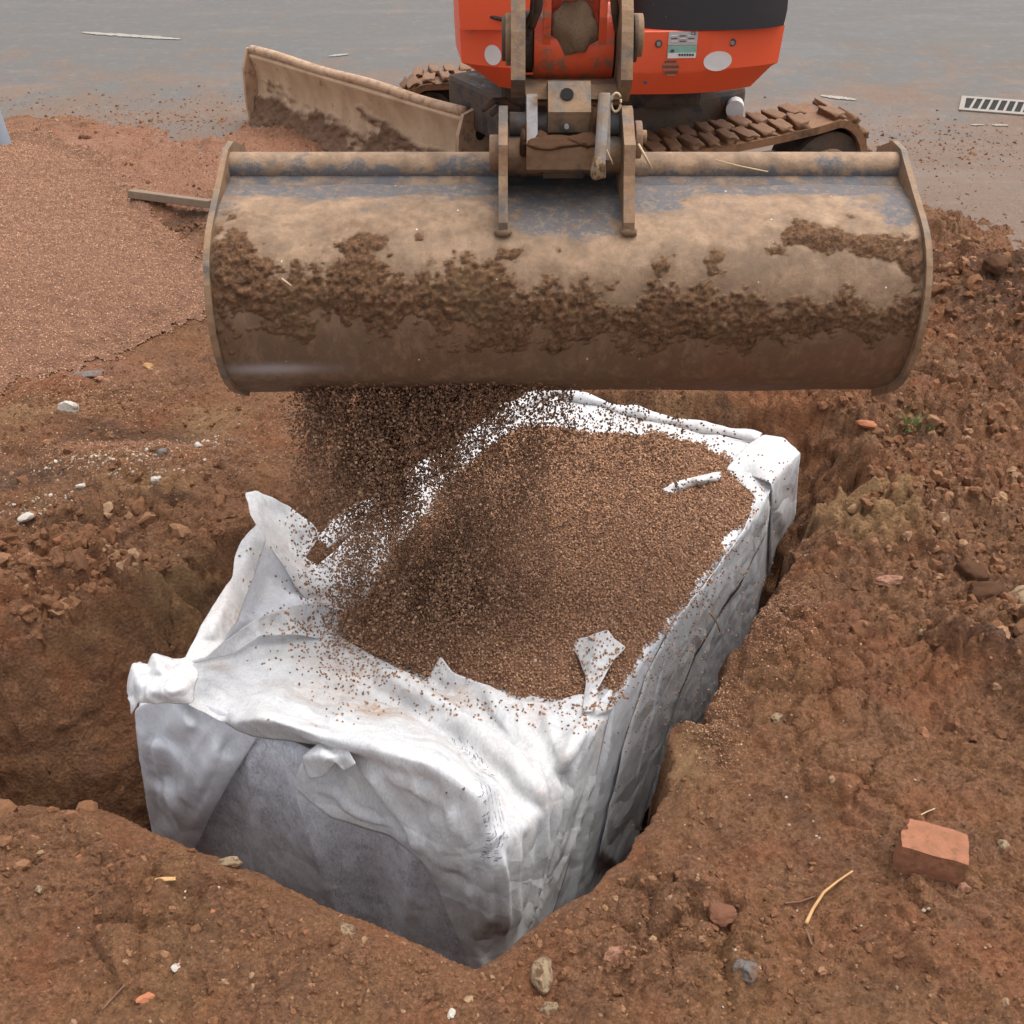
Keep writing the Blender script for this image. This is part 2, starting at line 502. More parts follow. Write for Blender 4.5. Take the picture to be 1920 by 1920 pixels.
M['printmark'] = flat_mat("faded_grey_print", (0.20, 0.20, 0.25), 0.9, 0, 0.3)


# ---------------------------------------------------------------- object helpers
def tag(o, label=None, cat=None, group=None, kind=None):
    if label: o['label'] = label
    if cat: o['category'] = cat
    if group: o['group'] = group
    if kind: o['kind'] = kind
    return o


def link(name, me, mat=None, parent=None, smooth=True):
    if mat is not None and not me.materials:
        me.materials.append(mat)
    if smooth:
        me.polygons.foreach_set("use_smooth", np.ones(len(me.polygons), bool))
    o = bpy.data.objects.new(name, me)
    COL.objects.link(o)
    if parent is not None:
        o.parent = parent
    return o


def empty(name, loc=(0, 0, 0)):
    o = bpy.data.objects.new(name, None)
    o.empty_display_size = 0.1
    o.location = loc
    COL.objects.link(o)
    return o


def fast_mesh(name, v, quads=None, tris=None):
    me = bpy.data.meshes.new(name)
    v = np.asarray(v, np.float32)
    me.vertices.add(len(v))
    me.vertices.foreach_set("co", v.ravel())
    f = quads if quads is not None else tris
    if f is not None:
        f = np.asarray(f, np.int32)
        k = f.shape[1]
        me.loops.add(f.size)
        me.loops.foreach_set("vertex_index", f.ravel())
        me.polygons.add(len(f))
        me.polygons.foreach_set("loop_start", np.arange(0, f.size, k, dtype=np.int32))
    me.update(calc_edges=True)
    return me


def grid_quads(nx, ny):
    i = np.arange(nx - 1)[None, :] + nx * np.arange(ny - 1)[:, None]
    i = i.ravel()
    return np.stack([i, i + 1, i + nx + 1, i + nx], 1)


def fattr(me, name, vals):
    a = me.attributes.new(name, 'FLOAT', 'POINT')
    a.data.foreach_set("value", np.asarray(vals, np.float32).ravel())


def bm_obj(name, bm, mat, parent=None, smooth=False, bevel=0.0, autosm=True):
    if bevel:
        bmesh.ops.bevel(bm, geom=[e for e in bm.edges if e.calc_face_angle(0) > 0.5], offset=bevel, segments=2, affect='EDGES', profile=0.6)
    bmesh.ops.recalc_face_normals(bm, faces=bm.faces)
    me = bpy.data.meshes.new(name)
    bm.to_mesh(me)
    bm.free()
    return link(name, me, mat, parent, smooth)


def prism(name, pts, d0, d1, mat, parent=None, axis='X', bevel=0.002, origin=(0, 0, 0)):
    """polygon pts extruded; axis X: pts are (y,z); Y: (x,z); Z: (x,y)"""
    bm = bmesh.new()
    rings = []
    for d in (d0, d1):
        ring = []
        for a, b in pts:
            co = {'X': (d, a, b), 'Y': (a, d, b), 'Z': (a, b, d)}[axis]
            ring.append(bm.verts.new(co))
        rings.append(ring)
    n = len(pts)
    bm.faces.new(rings[0])
    bm.faces.new(rings[1][::-1])
    for i in range(n):
        bm.faces.new((rings[0][i], rings[1][i], rings[1][(i + 1) % n], rings[0][(i + 1) % n]))
    return bm_obj(name, bm, mat, parent, bevel=bevel)


def box(name, c, s, mat, parent=None, bevel=0.002, rot=None):
    bm = bmesh.new()
    bmesh.ops.create_cube(bm, size=1)
    for v in bm.verts:
        v.co = Vector((v.co.x * s[0], v.co.y * s[1], v.co.z * s[2]))
    if rot is not None:
        bmesh.ops.rotate(bm, verts=bm.verts, cent=(0, 0, 0), matrix=rot)
    for v in bm.verts:
        v.co += Vector(c)
    return bm_obj(name, bm, mat, parent, bevel=bevel)


def cyl(name, a, b, r, mat, parent=None, seg=32, r2=None, bevel=0.0015):
    a, b = Vector(a), Vector(b)
    bm = bmesh.new()
    bmesh.ops.create_cone(bm, cap_ends=True, segments=seg, radius1=r, radius2=r if r2 is None else r2, depth=(b - a).length)
    q = (b - a).to_track_quat('Z', 'Y').to_matrix().to_4x4()
    bmesh.ops.transform(bm, matrix=Matrix.Translation((a + b) / 2) @ q, verts=bm.verts)
    o = bm_obj(name, bm, mat, parent, bevel=bevel if bevel < r * 0.4 else 0)
    me = o.data
    me.polygons.foreach_set("use_smooth", [len(p.vertices) == 4 for p in me.polygons])
    return o


def tube(name, pts, r, mat, parent=None, seg=8, taper=None):
    bm = bmesh.new()
    pts = [Vector(p) for p in pts]
    rings = []
    for i, p in enumerate(pts):
        d = (pts[min(i + 1, len(pts) - 1)] - pts[max(i - 1, 0)]).normalized()
        s = d.cross(Vector((0, 0, 1)))
        if s.length < 1e-3: s = Vector((1, 0, 0))
        s.normalize()
        u = s.cross(d)
        rr = r if taper is None else r * taper(i / (len(pts) - 1))
        rings.append([bm.verts.new(p + (s * math.cos(k * 2 * math.pi / seg) + u * math.sin(k * 2 * math.pi / seg)) * rr) for k in range(seg)])
    for i in range(len(rings) - 1):
        for k in range(seg):
            bm.faces.new((rings[i][k], rings[i][(k + 1) % seg], rings[i + 1][(k + 1) % seg], rings[i + 1][k]))
    bm.faces.new(rings[0][::-1])
    bm.faces.new(rings[-1])
    return bm_obj(name, bm, mat, parent, smooth=True)


def rock_mesh(name, seed, sub=2, rough=0.25, flat=(1, 1, 1), angular=False):
    r = random.Random(seed)
    bm = bmesh.new()
    bmesh.ops.create_icosphere(bm, subdivisions=sub, radius=1.0)
    off = Vector((r.uniform(-50, 50), r.uniform(-50, 50), r.uniform(-50, 50)))
    from mathutils import noise as mn
    planes = [(Vector((r.gauss(0, 1), r.gauss(0, 1), r.gauss(0, 1))).normalized(), r.uniform(0.55, 0.85)) for _ in range(7 if angular else 3)]
    for v in bm.verts:
        p = v.co.copy()
        for n, d in planes:
            e = p.dot(n) - d
            if e > 0: p -= n * e
        p *= 1 + rough * mn.noise(p * 1.3 + off) + rough * 0.5 * mn.noise(p * 3.1 + off) + rough * 0.3 * mn.noise(p * 7 + off)
        v.co = Vector((p.x * flat[0], p.y * flat[1], p.z * flat[2]))
    me = bpy.data.meshes.new(name)
    bm.to_mesh(me)
    bm.free()
    return me


# ---------------------------------------------------------------- scatter (geometry-nodes instances of grain meshes)
def scatter_group(name, coll):
    g = bpy.data.node_groups.new(name, 'GeometryNodeTree')
    g.interface.new_socket("Geometry", in_out='INPUT', socket_type='NodeSocketGeometry')
    g.interface.new_socket("Geometry", in_out='OUTPUT', socket_type='NodeSocketGeometry')
    N, L = g.nodes, g.links
    gi, go = N.new("NodeGroupInput"), N.new("NodeGroupOutput")
    ci = N.new("GeometryNodeCollectionInfo")
    ci.inputs["Collection"].default_value = coll
    ci.inputs["Separate Children"].default_value = True
    ci.inputs["Reset Children"].default_value = True
    ip = N.new("GeometryNodeInstanceOnPoints")
    ip.inputs["Pick Instance"].default_value = True

    def na(n, t):
        a = N.new("GeometryNodeInputNamedAttribute")
        a.data_type = t
        a.inputs["Name"].default_value = n
        return a.outputs["Attribute"]
    L.new(gi.outputs[0], ip.inputs["Points"])
    L.new(ci.outputs[0], ip.inputs["Instance"])
    L.new(na("idx", 'INT'), ip.inputs["Instance Index"])
    e2r = N.new("FunctionNodeEulerToRotation")
    L.new(na("rot", 'FLOAT_VECTOR'), e2r.inputs[0])
    L.new(e2r.outputs[0], ip.inputs["Rotation"])
    L.new(na("scl", 'FLOAT_VECTOR'), ip.inputs["Scale"])
    jn = N.new("GeometryNodeJoinGeometry")
    L.new(gi.outputs[0], jn.inputs[0])
    L.new(ip.outputs[0], jn.inputs[0])
    L.new(jn.outputs[0], go.inputs[0])
    return g


def grain_collection(name, mat, n=8, rough=0.3, sub=1, angular=True):
    c = bpy.data.collections.new(name)
    for i in range(n):
        r = random.Random(i * 7 + len(name))
        me = rock_mesh(name + "_grain", i * 13 + len(name), sub, rough, (1, r.uniform(0.7, 1), r.uniform(0.55, 0.85)), angular)
        me.materials.append(mat)
        o = bpy.data.objects.new(name + "_grain", me)
        c.objects.link(o)
    return c


GRAV = grain_collection("gravel", M['gravel'])
M['shaded_gravel'] = pebble_mat("shaded_gravel", [(0.0, (0.05, 0.026, 0.015)), (0.3, (0.13, 0.064, 0.034)), (0.7, (0.22, 0.112, 0.060)), (0.95, (0.38, 0.22, 0.13)), (1.0, (0.50, 0.34, 0.22))])  # same gravel in darker colours: shade on the falling grains painted in
SHADED = grain_collection("damp", M['shaded_gravel'], 8, 0.35)
CLOD = grain_collection("clod", M['clod'], 8, 0.5, 2, False)
CHALK = grain_collection("chalk", M['chalkbits'])
GG = {'damp': scatter_group("scatter_shaded_gravel", SHADED), 'gravel': scatter_group("scatter_gravel", GRAV), 'clod': scatter_group("scatter_clods", CLOD), 'chalk': scatter_group("scatter_chalk", CHALK)}


def scatter(name, pts, sizes, which, label, cat, elong=None, basemesh=None, bmat=None):
    pts = np.asarray(pts, np.float32)
    n = len(pts)
    me = basemesh or fast_mesh(name, pts)
    a = me.attributes.new("rot", 'FLOAT_VECTOR', 'POINT')
    a.data.foreach_set("vector", rng.uniform(0, 6.283, (n, 3)).astype(np.float32).ravel())
    s = np.asarray(sizes, np.float32)[:, None] * rng.uniform(0.75, 1.3, (n, 3))
    if elong is not None: s = s * elong
    a = me.attributes.new("scl", 'FLOAT_VECTOR', 'POINT')
    a.data.foreach_set("vector", s.astype(np.float32).ravel())
    a = me.attributes.new("idx", 'INT', 'POINT')
    a.data.foreach_set("value", rng.integers(0, 8, n).astype(np.int32))
    o = link(name, me, bmat, smooth=basemesh is not None)
    md = o.modifiers.new("grains", 'NODES')
    md.node_group = GG[which]
    tag(o, label, cat, kind='stuff')
    return o


# ================================================================ GROUND
ZT = -0.03                                    # crate top
pit_px = [(-260, 1530), (40, 1497), (180, 1500), (330, 1562), (620, 1685), (890, 1803), (960, 1760), (1050, 1685), (1180, 1610), (1235, 1500),
          (1270, 1410), (1330, 1320), (1390, 1195), (1480, 1045), (1560, 950), (1625, 880), (1640, 800), (1520, 765), (1240, 738), (960, 715),
          (800, 740), (680, 830), (560, 930), (440, 1010), (330, 1100), (200, 1160), (60, 1220), (-300, 1290)]
PIT = [PZ(*p)[:2] for p in pit_px]
heap_px = [(-500, 260), (60, 262), (180, 300), (262, 385), (330, 450), (400, 540), (375, 600), (250, 650), (140, 705), (0, 735), (-500, 800)]
HEAP = [PZ(*p)[:2] for p in heap_px]


def axis_coords(lo, hi, f0, f1, step, grow=1.12, mx=1.2):
    c = list(np.arange(f0, f1, step))
    s, p = step, f1
    while p < hi:
        c.append(p)
        s = min(s * grow, mx)
        p += s
    c.append(hi)
    s, p, l = step, f0, []
    while True:
        s = min(s * grow, mx)
        p -= s
        if p < lo: break
        l.append(p)
    return np.array([lo] + l[::-1] + c)


def y_coords():
    c, y = [], 0.85
    while y < 6.4:
        c.append(y)
        y += 0.0046 * max(1.0, (y / 1.3)) ** 0.85
    far, s = [], 0.03
    while y < 9:
        far.append(y); s *= 1.15; y += s
    near, y, s = [], 0.85, 0.006
    while y > -12:
        s = min(s * 1.15, 1.0); y -= s; near.append(y)
    return np.array(near[::-1] + c + far)


GX = axis_coords(-14, 14, -1.75, 1.9, 0.0058)
GY = y_coords()
X, Y = np.meshgrid(GX, GY)


def road_edge(x):
    xs = [-14, -2.6, -1.6, -1.0, 0.0, 0.9, 1.55, 1.9, 2.3, 14]
    ys = [6.2, 6.1, 6.0, 6.1, 5.6, 5.2, 4.85, 4.6, 4.1, 3.9]
    return np.interp(x, xs, ys)


def terrain(x, y):
    wamp = 0.006 + 0.030 * sstep(1.2, 1.75, y + 0.35 * x)
    wx = x + wamp * fbm(x, y, 5, 3, 50)
    wy = y + wamp * fbm(x, y, 5, 3, 60)
    # general lie of the land
    lump = 0.045 * fbm(x, y, 1.1, 3, 1)
    rough = np.clip(0.48 + blob(x, y, 1760, 1000, 330, 380) * 1.0 + blob(x, y, 180, 1200, 360, 260) * 0.9 + blob(x, y, 1880, 560, 160, 220) * 1.0
                    + blob(x, y, 1450, 770, 200, 90) * 0.5 + blob(x, y, 1250, 1780, 380, 150) * 0.3 + blob(x, y, 200, 1680, 200, 90) * 0.35, 0, 1.3)
    f1, e1, v1 = worley(wx, wy, 13, 3)
    f2, e2, v2 = worley(wx, wy, 34, 4)
    c1 = (1 - np.clip(f1, 0, 1) ** 1.7) * (0.4 + v1) * (0.040 - 0.016 * sstep(2.1, 2.8, y)) - 0.012 * np.exp(-e1 / 0.10)
    c2 = (1 - np.clip(f2, 0, 1) ** 1.5) * (0.4 + v2) * 0.017 - 0.005 * np.exp(-e2 / 0.10)
    b1 = 0.013 * fbm(x, y, 7, 4, 7, 0.6)
    fine = 0.0050 * fbm(x, y, 42, 3, 9, 0.7)
    h = lump * 0.5 + rough * (c1 * sstep(0.35, 0.75, 0.5 + 0.5 * fbm(x, y, 2.6, 2, 21)) * 1.5 + c2) + (0.4 + 0.6 * rough) * b1 + fine * (0.6 + 0.9 * rough)
    h = h + 0.010
    # mounds and hollows seen round the hole
    h += 0.17 * blob(x, y, 1960, 640, 150, 110) + 0.06 * blob(x, y, 1800, 560, 120, 70) + 0.04 * blob(x, y, 1700, 1010, 150, 80) + 0.05 * blob(x, y, 1820, 1230, 120, 60)
    h += 0.05 * blob(x, y, 240, 900, 300, 70) + 0.04 * blob(x, y, 60, 1150, 200, 60) - 0.05 * blob(x, y, 340, 415, 70, 35) - 0.03 * blob(x, y, 260, 830, 120, 25)
    h += 0.03 * blob(x, y, 1500, 1250, 140, 120) + 0.02 * blob(x, y, 1350, 1500, 120, 120)
    # pit
    d = sdf(wx, wy, PIT)
    d = d + wamp * 0.35 * fbm(x, y, 14, 3, 31) + 0.12 * wamp * fbm(x, y, 45, 2, 32)
    kf = 0.85 * np.exp(-(np.clip(d - .01, 0, 9) / 0.035) ** 2) * sstep(1.75, 1.5, y + .2 * x)
    h = h * (1 - kf) + 0.004 * kf
    left = sstep(-0.20, -0.52, x) * sstep(1.50, 1.80, y)
    back = sstep(2.30, 2.65, y)
    w = 0.07 + 0.40 * left + 0.30 * back * (1 - left)
    t = np.clip(-d / w, 0, 1)
    depth = 0.74 - 0.30 * back * (1 - left)
    prof = t ** 0.8
    # rounded shoulder
    sh = -0.028 * np.exp(-np.clip(d, 0, 1) / 0.045) * (0.4 + 0.6 * (1 - left))
    wallrough = (0.04 * fbm(x, y, 5, 2, 71) + 0.02 * fbm(x, y, 16, 3, 72) * (.4 + back)) * (t > 0) * (t < 1) * sstep(0, 0.3, t)
    inner = d < 0
    h2 = np.where(inner, h * (1 - t) - depth * prof + sh + wallrough - 0.02 * t, h + sh)
    h2 = h2 - 0.05 * sstep(0.0, 0.12, -sdf(x, y, HEAP))
    # hide the soil under the road beyond the ragged edge
    e = road_edge(x) + 0.35 * fbm(x, y, 1.7, 4, 41, 0.6)
    out = sstep(-0.8, 0.25, y - e + 0.22 * fbm(x, y, 7, 3, 45, .7))
    h2 = h2 * (1 - out * 0.7) - 0.055 * out + 0.015 * fbm(x, y, 16, 3, 43, 0.7) * out
    return h2, d, rough


Z, PD, ROUGH = terrain(X, Y)
# sideways crumble on the pit walls so they do not read as stretched height field
wall = sstep(0.10, 0.0, PD) * sstep(-0.55, -0.40, PD) * (0.25 + 0.75 * sstep(1.3, 1.8, Y))
wall = wall * (0.25 + 0.75 * sstep(-0.01, -0.10, Z)) * (1 - .55 * sstep(-.2, -.5, X)) * (1 - .5 * sstep(2.3, 2.7, Y))
Xw = X + wall * 0.022 * fbm(Z, X + Y, 9, 4, 81, 0.6) + wall * 0.007 * fbm(Y - X, Z, 40, 3, 82)
Yw = Y + wall * 0.022 * fbm(Z + 3, Y - X, 9, 4, 83, 0.6) + wall * 0.007 * fbm(Y + X, Z, 40, 3, 84)
gv = np.stack([Xw, Yw, Z], -1).reshape(-1, 3)
gme = fast_mesh("ground", gv, grid_quads(len(GX), len(GY)))
clay = np.clip(blob(X, Y, 1620, 985, 90, 60) * 1.3 + blob(X, Y, 300, 950, 160, 40) * 0.5 + blob(X, Y, 330, 1100, 80, 60) * 0.5 + blob(X, Y, 400, 800, 110, 60) * 0.6
               + blob(X, Y, 60, 790, 100, 30) * 0.6 + blob(X, Y, 1300, 1430, 60, 90) * 0.6 + blob(X, Y, 1250, 760, 70, 25) * 0.5 + np.exp(-(np.clip(PD + 0.02, 0, 9) / 0.05) ** 2) * 0.12, 0, 1)
dark = np.clip(blob(X, Y, 240, 830, 150, 35) + blob(X, Y, 345, 420, 70, 30) * 1.2 + blob(X, Y, 60, 930, 120, 35) * 0.8 + blob(X, Y, 1860, 620, 130, 90) * 0.8 + blob(X, Y, 1850, 1250, 100, 30) * 0.7
               + blob(X, Y, 1720, 830, 50, 25) * 0.7 + blob(X, Y, 330, 970, 60, 15) * 0.8, 0, 1)
pink = np.clip(blob(X, Y, 250, 330, 350, 80) * 0.8 + blob(X, Y, 200, 700, 200, 60) * 0.5 + blob(X, Y, 1380, 1130, 120, 110) * 0.7 + blob(X, Y, 250, 870, 180, 30) * 0.7 + sstep(4.2, 5.6, Y) * 0.35, 0, 1)
chalkm = np.clip(blob(X, Y, 60, 985, 80, 25) * 0.9 + blob(X, Y, 230, 915, 160, 25) + blob(X, Y, 380, 850, 70, 25) * 0.6, 0, 1)
for nm, a in (("clay", clay), ("dark", dark), ("pink", pink), ("chalk", chalkm)):
    fattr(gme, nm, a)
ground = link("ground", gme, M['soil'])
tag(ground, kind='structure')


def lookup(x, y):
    """height of the ground mesh at x,y (bilinear)"""
    x, y = np.asarray(x, float), np.asarray(y, float)
    i = np.clip(np.searchsorted(GX, x) - 1, 0, len(GX) - 2)
    j = np.clip(np.searchsorted(GY, y) - 1, 0, len(GY) - 2)
    fx = np.clip((x - GX[i]) / (GX[i + 1] - GX[i]), 0, 1)
    fy = np.clip((y - GY[j]) / (GY[j + 1] - GY[j]), 0, 1)
    return (Z[j, i] * (1 - fx) + Z[j, i + 1] * fx) * (1 - fy) + (Z[j + 1, i] * (1 - fx) + Z[j + 1, i + 1] * fx) * fy


def gz(x, y):
    return float(lookup([x], [y])[0])


def on_ground(px, py):
    p = PZ(px, py, 0)
    for _ in range(6):
        p = PZ(px, py, gz(p.x, p.y))
    return p


# road sheet starts under the soil and runs far beyond
road_me = fast_mesh("road", [(-60, 4.9, 0), (1.1, 4.6, 0), (1.1, 120, 0), (-60, 120, 0), (1.7, 3.9, 0), (1.7, 120, 0), (60, 3.5, 0), (60, 120, 0)], [(0, 1, 2, 3), (1, 4, 5, 2), (4, 6, 7, 5)])
road = link("road", road_me, M['road'], smooth=False)
tag(road, kind='structure')

# worn paint traces on the road
def paint_mark(quad, seed, label):
    pts = [PZ(px, py, 0.004) for px, py in quad]
    n = 40
    vs, fs = [], []
    r = random.Random(seed)
    for i in range(n + 1):
        u = i / n
        a, b = pts[0].lerp(pts[1], u), pts[3].lerp(pts[2], u)
        w = 0.5 + 0.5 * r.random()
        c, h = (a + b) / 2, (b - a) / 2 * w * (math.sin(math.pi * min(1, max(0.0, u * 0.96 + 0.02))) ** 0.35)
        vs += [c - h + Vector((0, r.uniform(-.004, .004), 0)), c + h + Vector((0, r.uniform(-.004, .004), 0))]
        if i: fs.append((2 * i - 2, 2 * i - 1, 2 * i + 1, 2 * i))
    me = fast_mesh("road_marking", vs, fs)
    tag(link("road_marking", me, M['cream'], smooth=False), label, "road marking", kind='structure')


paint_mark([(152, 57), (340, 70), (335, 76), (155, 64)], 1, "worn cream paint streak on the wet road, far left")
paint_mark([(615, 103), (655, 99), (655, 103), (617, 107)], 2, "short worn cream paint streak behind the steel blade")
paint_mark([(1540, 176), (1610, 184), (1600, 189), (1538, 182)], 3, "cream paint streak on the road right of the orange body")
paint_mark([(1820, 232), (1845, 232), (1845, 235), (1820, 235)], 4, "tiny white paint mark just below the drain grate")
paint_mark([(1860, 232), (1890, 233), (1890, 236), (1860, 236)], 5, "tiny white paint mark below the drain, right of another")

# ---------------------------------------------------------------- gravel heap (left)
hx, hy = np.meshgrid(np.arange(-3.2, -0.95, 0.0075), np.arange(2.5, 5.9, 0.0088))
hx = hx + rng.uniform(-.003, .003, hx.shape)
hy = hy + rng.uniform(-.003, .003, hy.shape)
hd = -sdf(hx + 0.02 * fbm(hx, hy, 6, 3, 5), hy + 0.02 * fbm(hx, hy, 6, 3, 6), HEAP) + 0.025 * fbm(hx, hy, 20, 3, 7, .75)
gbase = lookup(hx, hy)
hz = gbase * sstep(.12, -.02, hd) + 0.012 + np.clip(hd, -0.1, 1.0) * 0.19 + 0.010 * fbm(hx, hy, 2.2, 3, 8) * sstep(0, .2, hd) - 0.004
hme = fast_mesh("gravel_heap", np.stack([hx, hy, hz], -1).reshape(-1, 3), grid_quads(hx.shape[1], hx.shape[0]))
bmh = bmesh.new(); bmh.from_mesh(hme)
hdf = hd.ravel()
bmh.verts.ensure_lookup_table()
kill = [v for v in bmh.verts if hdf[v.index] < -0.03]
bmesh.ops.delete(bmh, geom=kill, context='VERTS')
bmh.to_mesh(hme); bmh.free()
nh = len(hme.vertices)
co = np.empty(nh * 3, np.float32); hme.vertices.foreach_get("co", co)
M['gravelbase'] = flat_mat("gravel_heap_base", (0.15, 0.073, 0.043), 0.9, 0.8, 0.4)
scatter("gravel_heap", co.reshape(-1, 3), np.full(nh, 0.0036), 'gravel', "low heap of fine reddish gravel spread at the left", "gravel", basemesh=hme, bmat=M['gravelbase'])

# ---------------------------------------------------------------- clods and small stones on the soil
def view_pts(n, x0, x1, y0, y1):
    """random ground points, thinner with distance"""
    k = int(n * 1.6)
    y = y0 * (y1 / y0) ** rng.uniform(0, 1, k)
    half = 0.50 * (y * 0.82 + 0.95)
    x = rng.uniform(-1, 1, k) * half
    return x[:n], y[:n]


def pit_ok(x, y, lim=0.0):
    return sdf(x, y, PIT) > lim


x, y = view_pts(95000, -2, 2, 0.9, 6.3)
hz_ = sdf(x, y, HEAP)
f = rng.uniform(0, 1, len(x))
dens = np.clip(0.4 + 0.5 * fbm(x, y, 2.5, 3, 91), 0.08, 1)
ed = y - road_edge(x)
ok = (hz_ > 0.0) & (f < dens) & (sdf(x, y, PIT) > 0.015) & (rng.uniform(0, 1, len(x)) < np.exp(-np.clip(ed + 0.3, 0, 9) * 2.2))
x, y = x[ok], y[ok]
sz = 0.0011 + 0.0013 * rng.pareto(2.9, len(x))
sz = np.clip(sz, 0, 0.011) * (0.75 + 0.25 * y / 2)
z = np.maximum(lookup(x, y), np.where(y > 3.6, 0.0, -9))
scatter("soil_crumbs", np.stack([x, y, z - 0.1 * sz], 1), sz, 'clod', "loose crumbs of red brown soil over the ground", "soil")

# more and bigger lumps in the churned areas
def lumps(n, cx, cy, rx, ry, smin, smax):
    a = PZ(cx, cy)
    ex = abs(PZ(cx + rx, cy).x - a.x)
    ey = abs(PZ(cx, cy - ry).y - PZ(cx, cy + ry).y) / 2
    t = rng.normal(0, 0.6, (n, 2))
    xx, yy = a.x + t[:, 0] * ex, a.y + t[:, 1] * ey
    s = smin * 0.6 + (smax * 0.85 - smin * 0.6) * rng.uniform(0, 1, n) ** 5
    return xx, yy, s


LX, LY, LS = [], [], []
for a in [(2400, 1800, 960, 210, 330, .004, .028), (900, 1850, 620, 120, 150, .004, .034), (2900, 150, 1200, 330, 220, .004, .034), (350, 1450, 780, 180, 60, .003, .014),
          (420, 250, 1650, 260, 110, .003, .013), (900, 1300, 1780, 420, 110, .003, .011), (350, 1250, 1580, 140, 180, .003, .012), (350, 200, 900, 300, 120, .004, .018),
          (150, 345, 440, 55, 25, .006, .022), (300, 1650, 300, 250, 80, .004, .016), (260, 400, 260, 250, 50, .004, .014), (1500, 280, 225, 330, 40, .003, .013), (1200, 1780, 270, 220, 50, .003, .013), (1500, 250, 780, 260, 90, .003, .012), (1500, 700, 1830, 500, 90, .002, .008)]:
    q = lumps(*a)
    LX.append(q[0]); LY.append(q[1]); LS.append(q[2])
LX, LY, LS = map(np.concatenate, (LX, LY, LS))
ok = (sdf(LX, LY, PIT) > 0.01) & (sdf(LX, LY, HEAP) > 0.01)
LX, LY, LS = LX[ok], LY[ok], LS[ok]
scatter("soil_clods", np.stack([LX, LY, np.maximum(lookup(LX, LY), np.where(LY > 3.6, 0, -9)) - 0.30 * LS], 1), LS, 'clod', "clumps of turned red brown soil round the hole", "soil")

# gravel sprinkled on the soil along the right edge of the hole and left of it
GXs, GYs, GSs = [], [], []
for a in [(5200, 1430, 1150, 90, 110, .0024, .0042), (2200, 1330, 1330, 50, 90, .0024, .0042), (2600, 230, 880, 210, 35, .0026, .005), (2500, 150, 760, 180, 40, .003, .005), (3500, 300, 330, 260, 60, .004, .006),
          (900, 500, 800, 80, 60, .0025, .004)]:
    q = lumps(*a); GXs.append(q[0]); GYs.append(q[1]); GSs.append(q[2])
GXs, GYs, GSs = map(np.concatenate, (GXs, GYs, GSs))
ok = (sdf(GXs, GYs, PIT) > -0.02)
GXs, GYs, GSs = GXs[ok], GYs[ok], GSs[ok]
scatter("spilled_gravel", np.stack([GXs, GYs, lookup(GXs, GYs) + .001], 1), GSs, 'gravel', "reddish gravel spilled on the soil beside the hole", "gravel")

CXs, CYs, CSs = [], [], []
for a in [(170, 60, 985, 70, 25, .002, .008), (330, 230, 912, 130, 22, .002, .009), (120, 380, 850, 60, 22, .002, .007), (35, 1500, 1600, 300, 200, .002, .005), (35, 1400, 1800, 400, 80, .002, .005), (30, 400, 1750, 300, 100, .002, .005)]:
    q = lumps(*a); CXs.append(q[0]); CYs.append(q[1]); CSs.append(q[2])
CXs, CYs, CSs = map(np.concatenate, (CXs, CYs, CSs))
ok = (sdf(CXs, CYs, PIT) > 0.02)
CXs, CYs, CSs = CXs[ok], CYs[ok], CSs[ok]
scatter("chalk_crumbs", np.stack([CXs, CYs, lookup(CXs, CYs) + .001], 1), CSs, 'chalk', "white chalky crumbs scattered over the soil", "chalk")

# ================================================================ CRATE WRAPPED IN GEOTEXTILE
FL, BL, BR, FR = (PZ(255, 1318, ZT), PZ(1018, 732, ZT), PZ(1493, 850, ZT), PZ(925, 1598, ZT))
crate = empty("wrapped_crate", ((FL + BR) / 2)[:2] + (-0.62,))
bpy.context.view_layer.update()
tag(crate, "big soakaway crate wrapped in white geotextile cloth, standing in the hole", "crate")
cinv = Matrix.Translation(-Vector(crate.location))


def in_crate(o):
    o.parent = crate
    o.matrix_parent_inverse = cinv
    return o


CTR = (FL + FR + BR + BL) / 4
NF = (FR - FL).cross(Vector((0, 0, 1))).normalized()
if NF.dot(CTR - FL) > 0: NF = -NF
NR = (BR - FR).cross(Vector((0, 0, 1))).normalized()
if NR.dot(CTR - FR) > 0: NR = -NR
NL = (FL - BL).cross(Vector((0, 0, 1))).normalized()
if NL.dot(CTR - FL) > 0: NL = -NL

# plastic crate body inside the cloth
bm = bmesh.new()
ins = [p.lerp(CTR, 0.08) for p in (FL, FR, BR, BL)]
lo = [bm.verts.new((p.x, p.y, -0.62)) for p in ins]
hi = [bm.verts.new((p.x, p.y, ZT - 0.02)) for p in ins]
bm.faces.new(lo); bm.faces.new(hi[::-1])
for i in range(4):
    bm.faces.new((lo[i], hi[i], hi[(i + 1) % 4], lo[(i + 1) % 4]))
in_crate(bm_obj("crate_body", bm, M['crate']))

# side skirt: perimeter x height
per = []
corners = [FL, FR, BR, BL]
cr = 0.03
for i in range(4):
    p0, p1, p2 = corners[i - 1], corners[i], corners[(i + 1) % 4]
    a = (p0 - p1).normalized(); b = (p2 - p1).normalized()
    A, B = p1 + a * cr, p1 + b * cr
    for k in range(7):
        u = k / 6
        per.append((A * (1 - u) ** 2 + p1 * 2 * u * (1 - u) + B * u * u))
    nxt = corners[(i + 1) % 4]
    E = nxt + (p1 - nxt).normalized() * cr
    n = int((E - B).length / 0.006)
    for k in range(1, n):
        per.append(B.lerp(E, k / n))
per = np.array([p[:] for p in per])
NPn = len(per)
tang = np.roll(per, -1, 0) - np.roll(per, 1, 0)
tang /= np.linalg.norm(tang, axis=1)[:, None]
outn = np.stack([tang[:, 1], -tang[:, 0], np.zeros(NPn)], 1)
sgn = np.sign(((per - np.array(CTR[:])) * outn).sum(1))
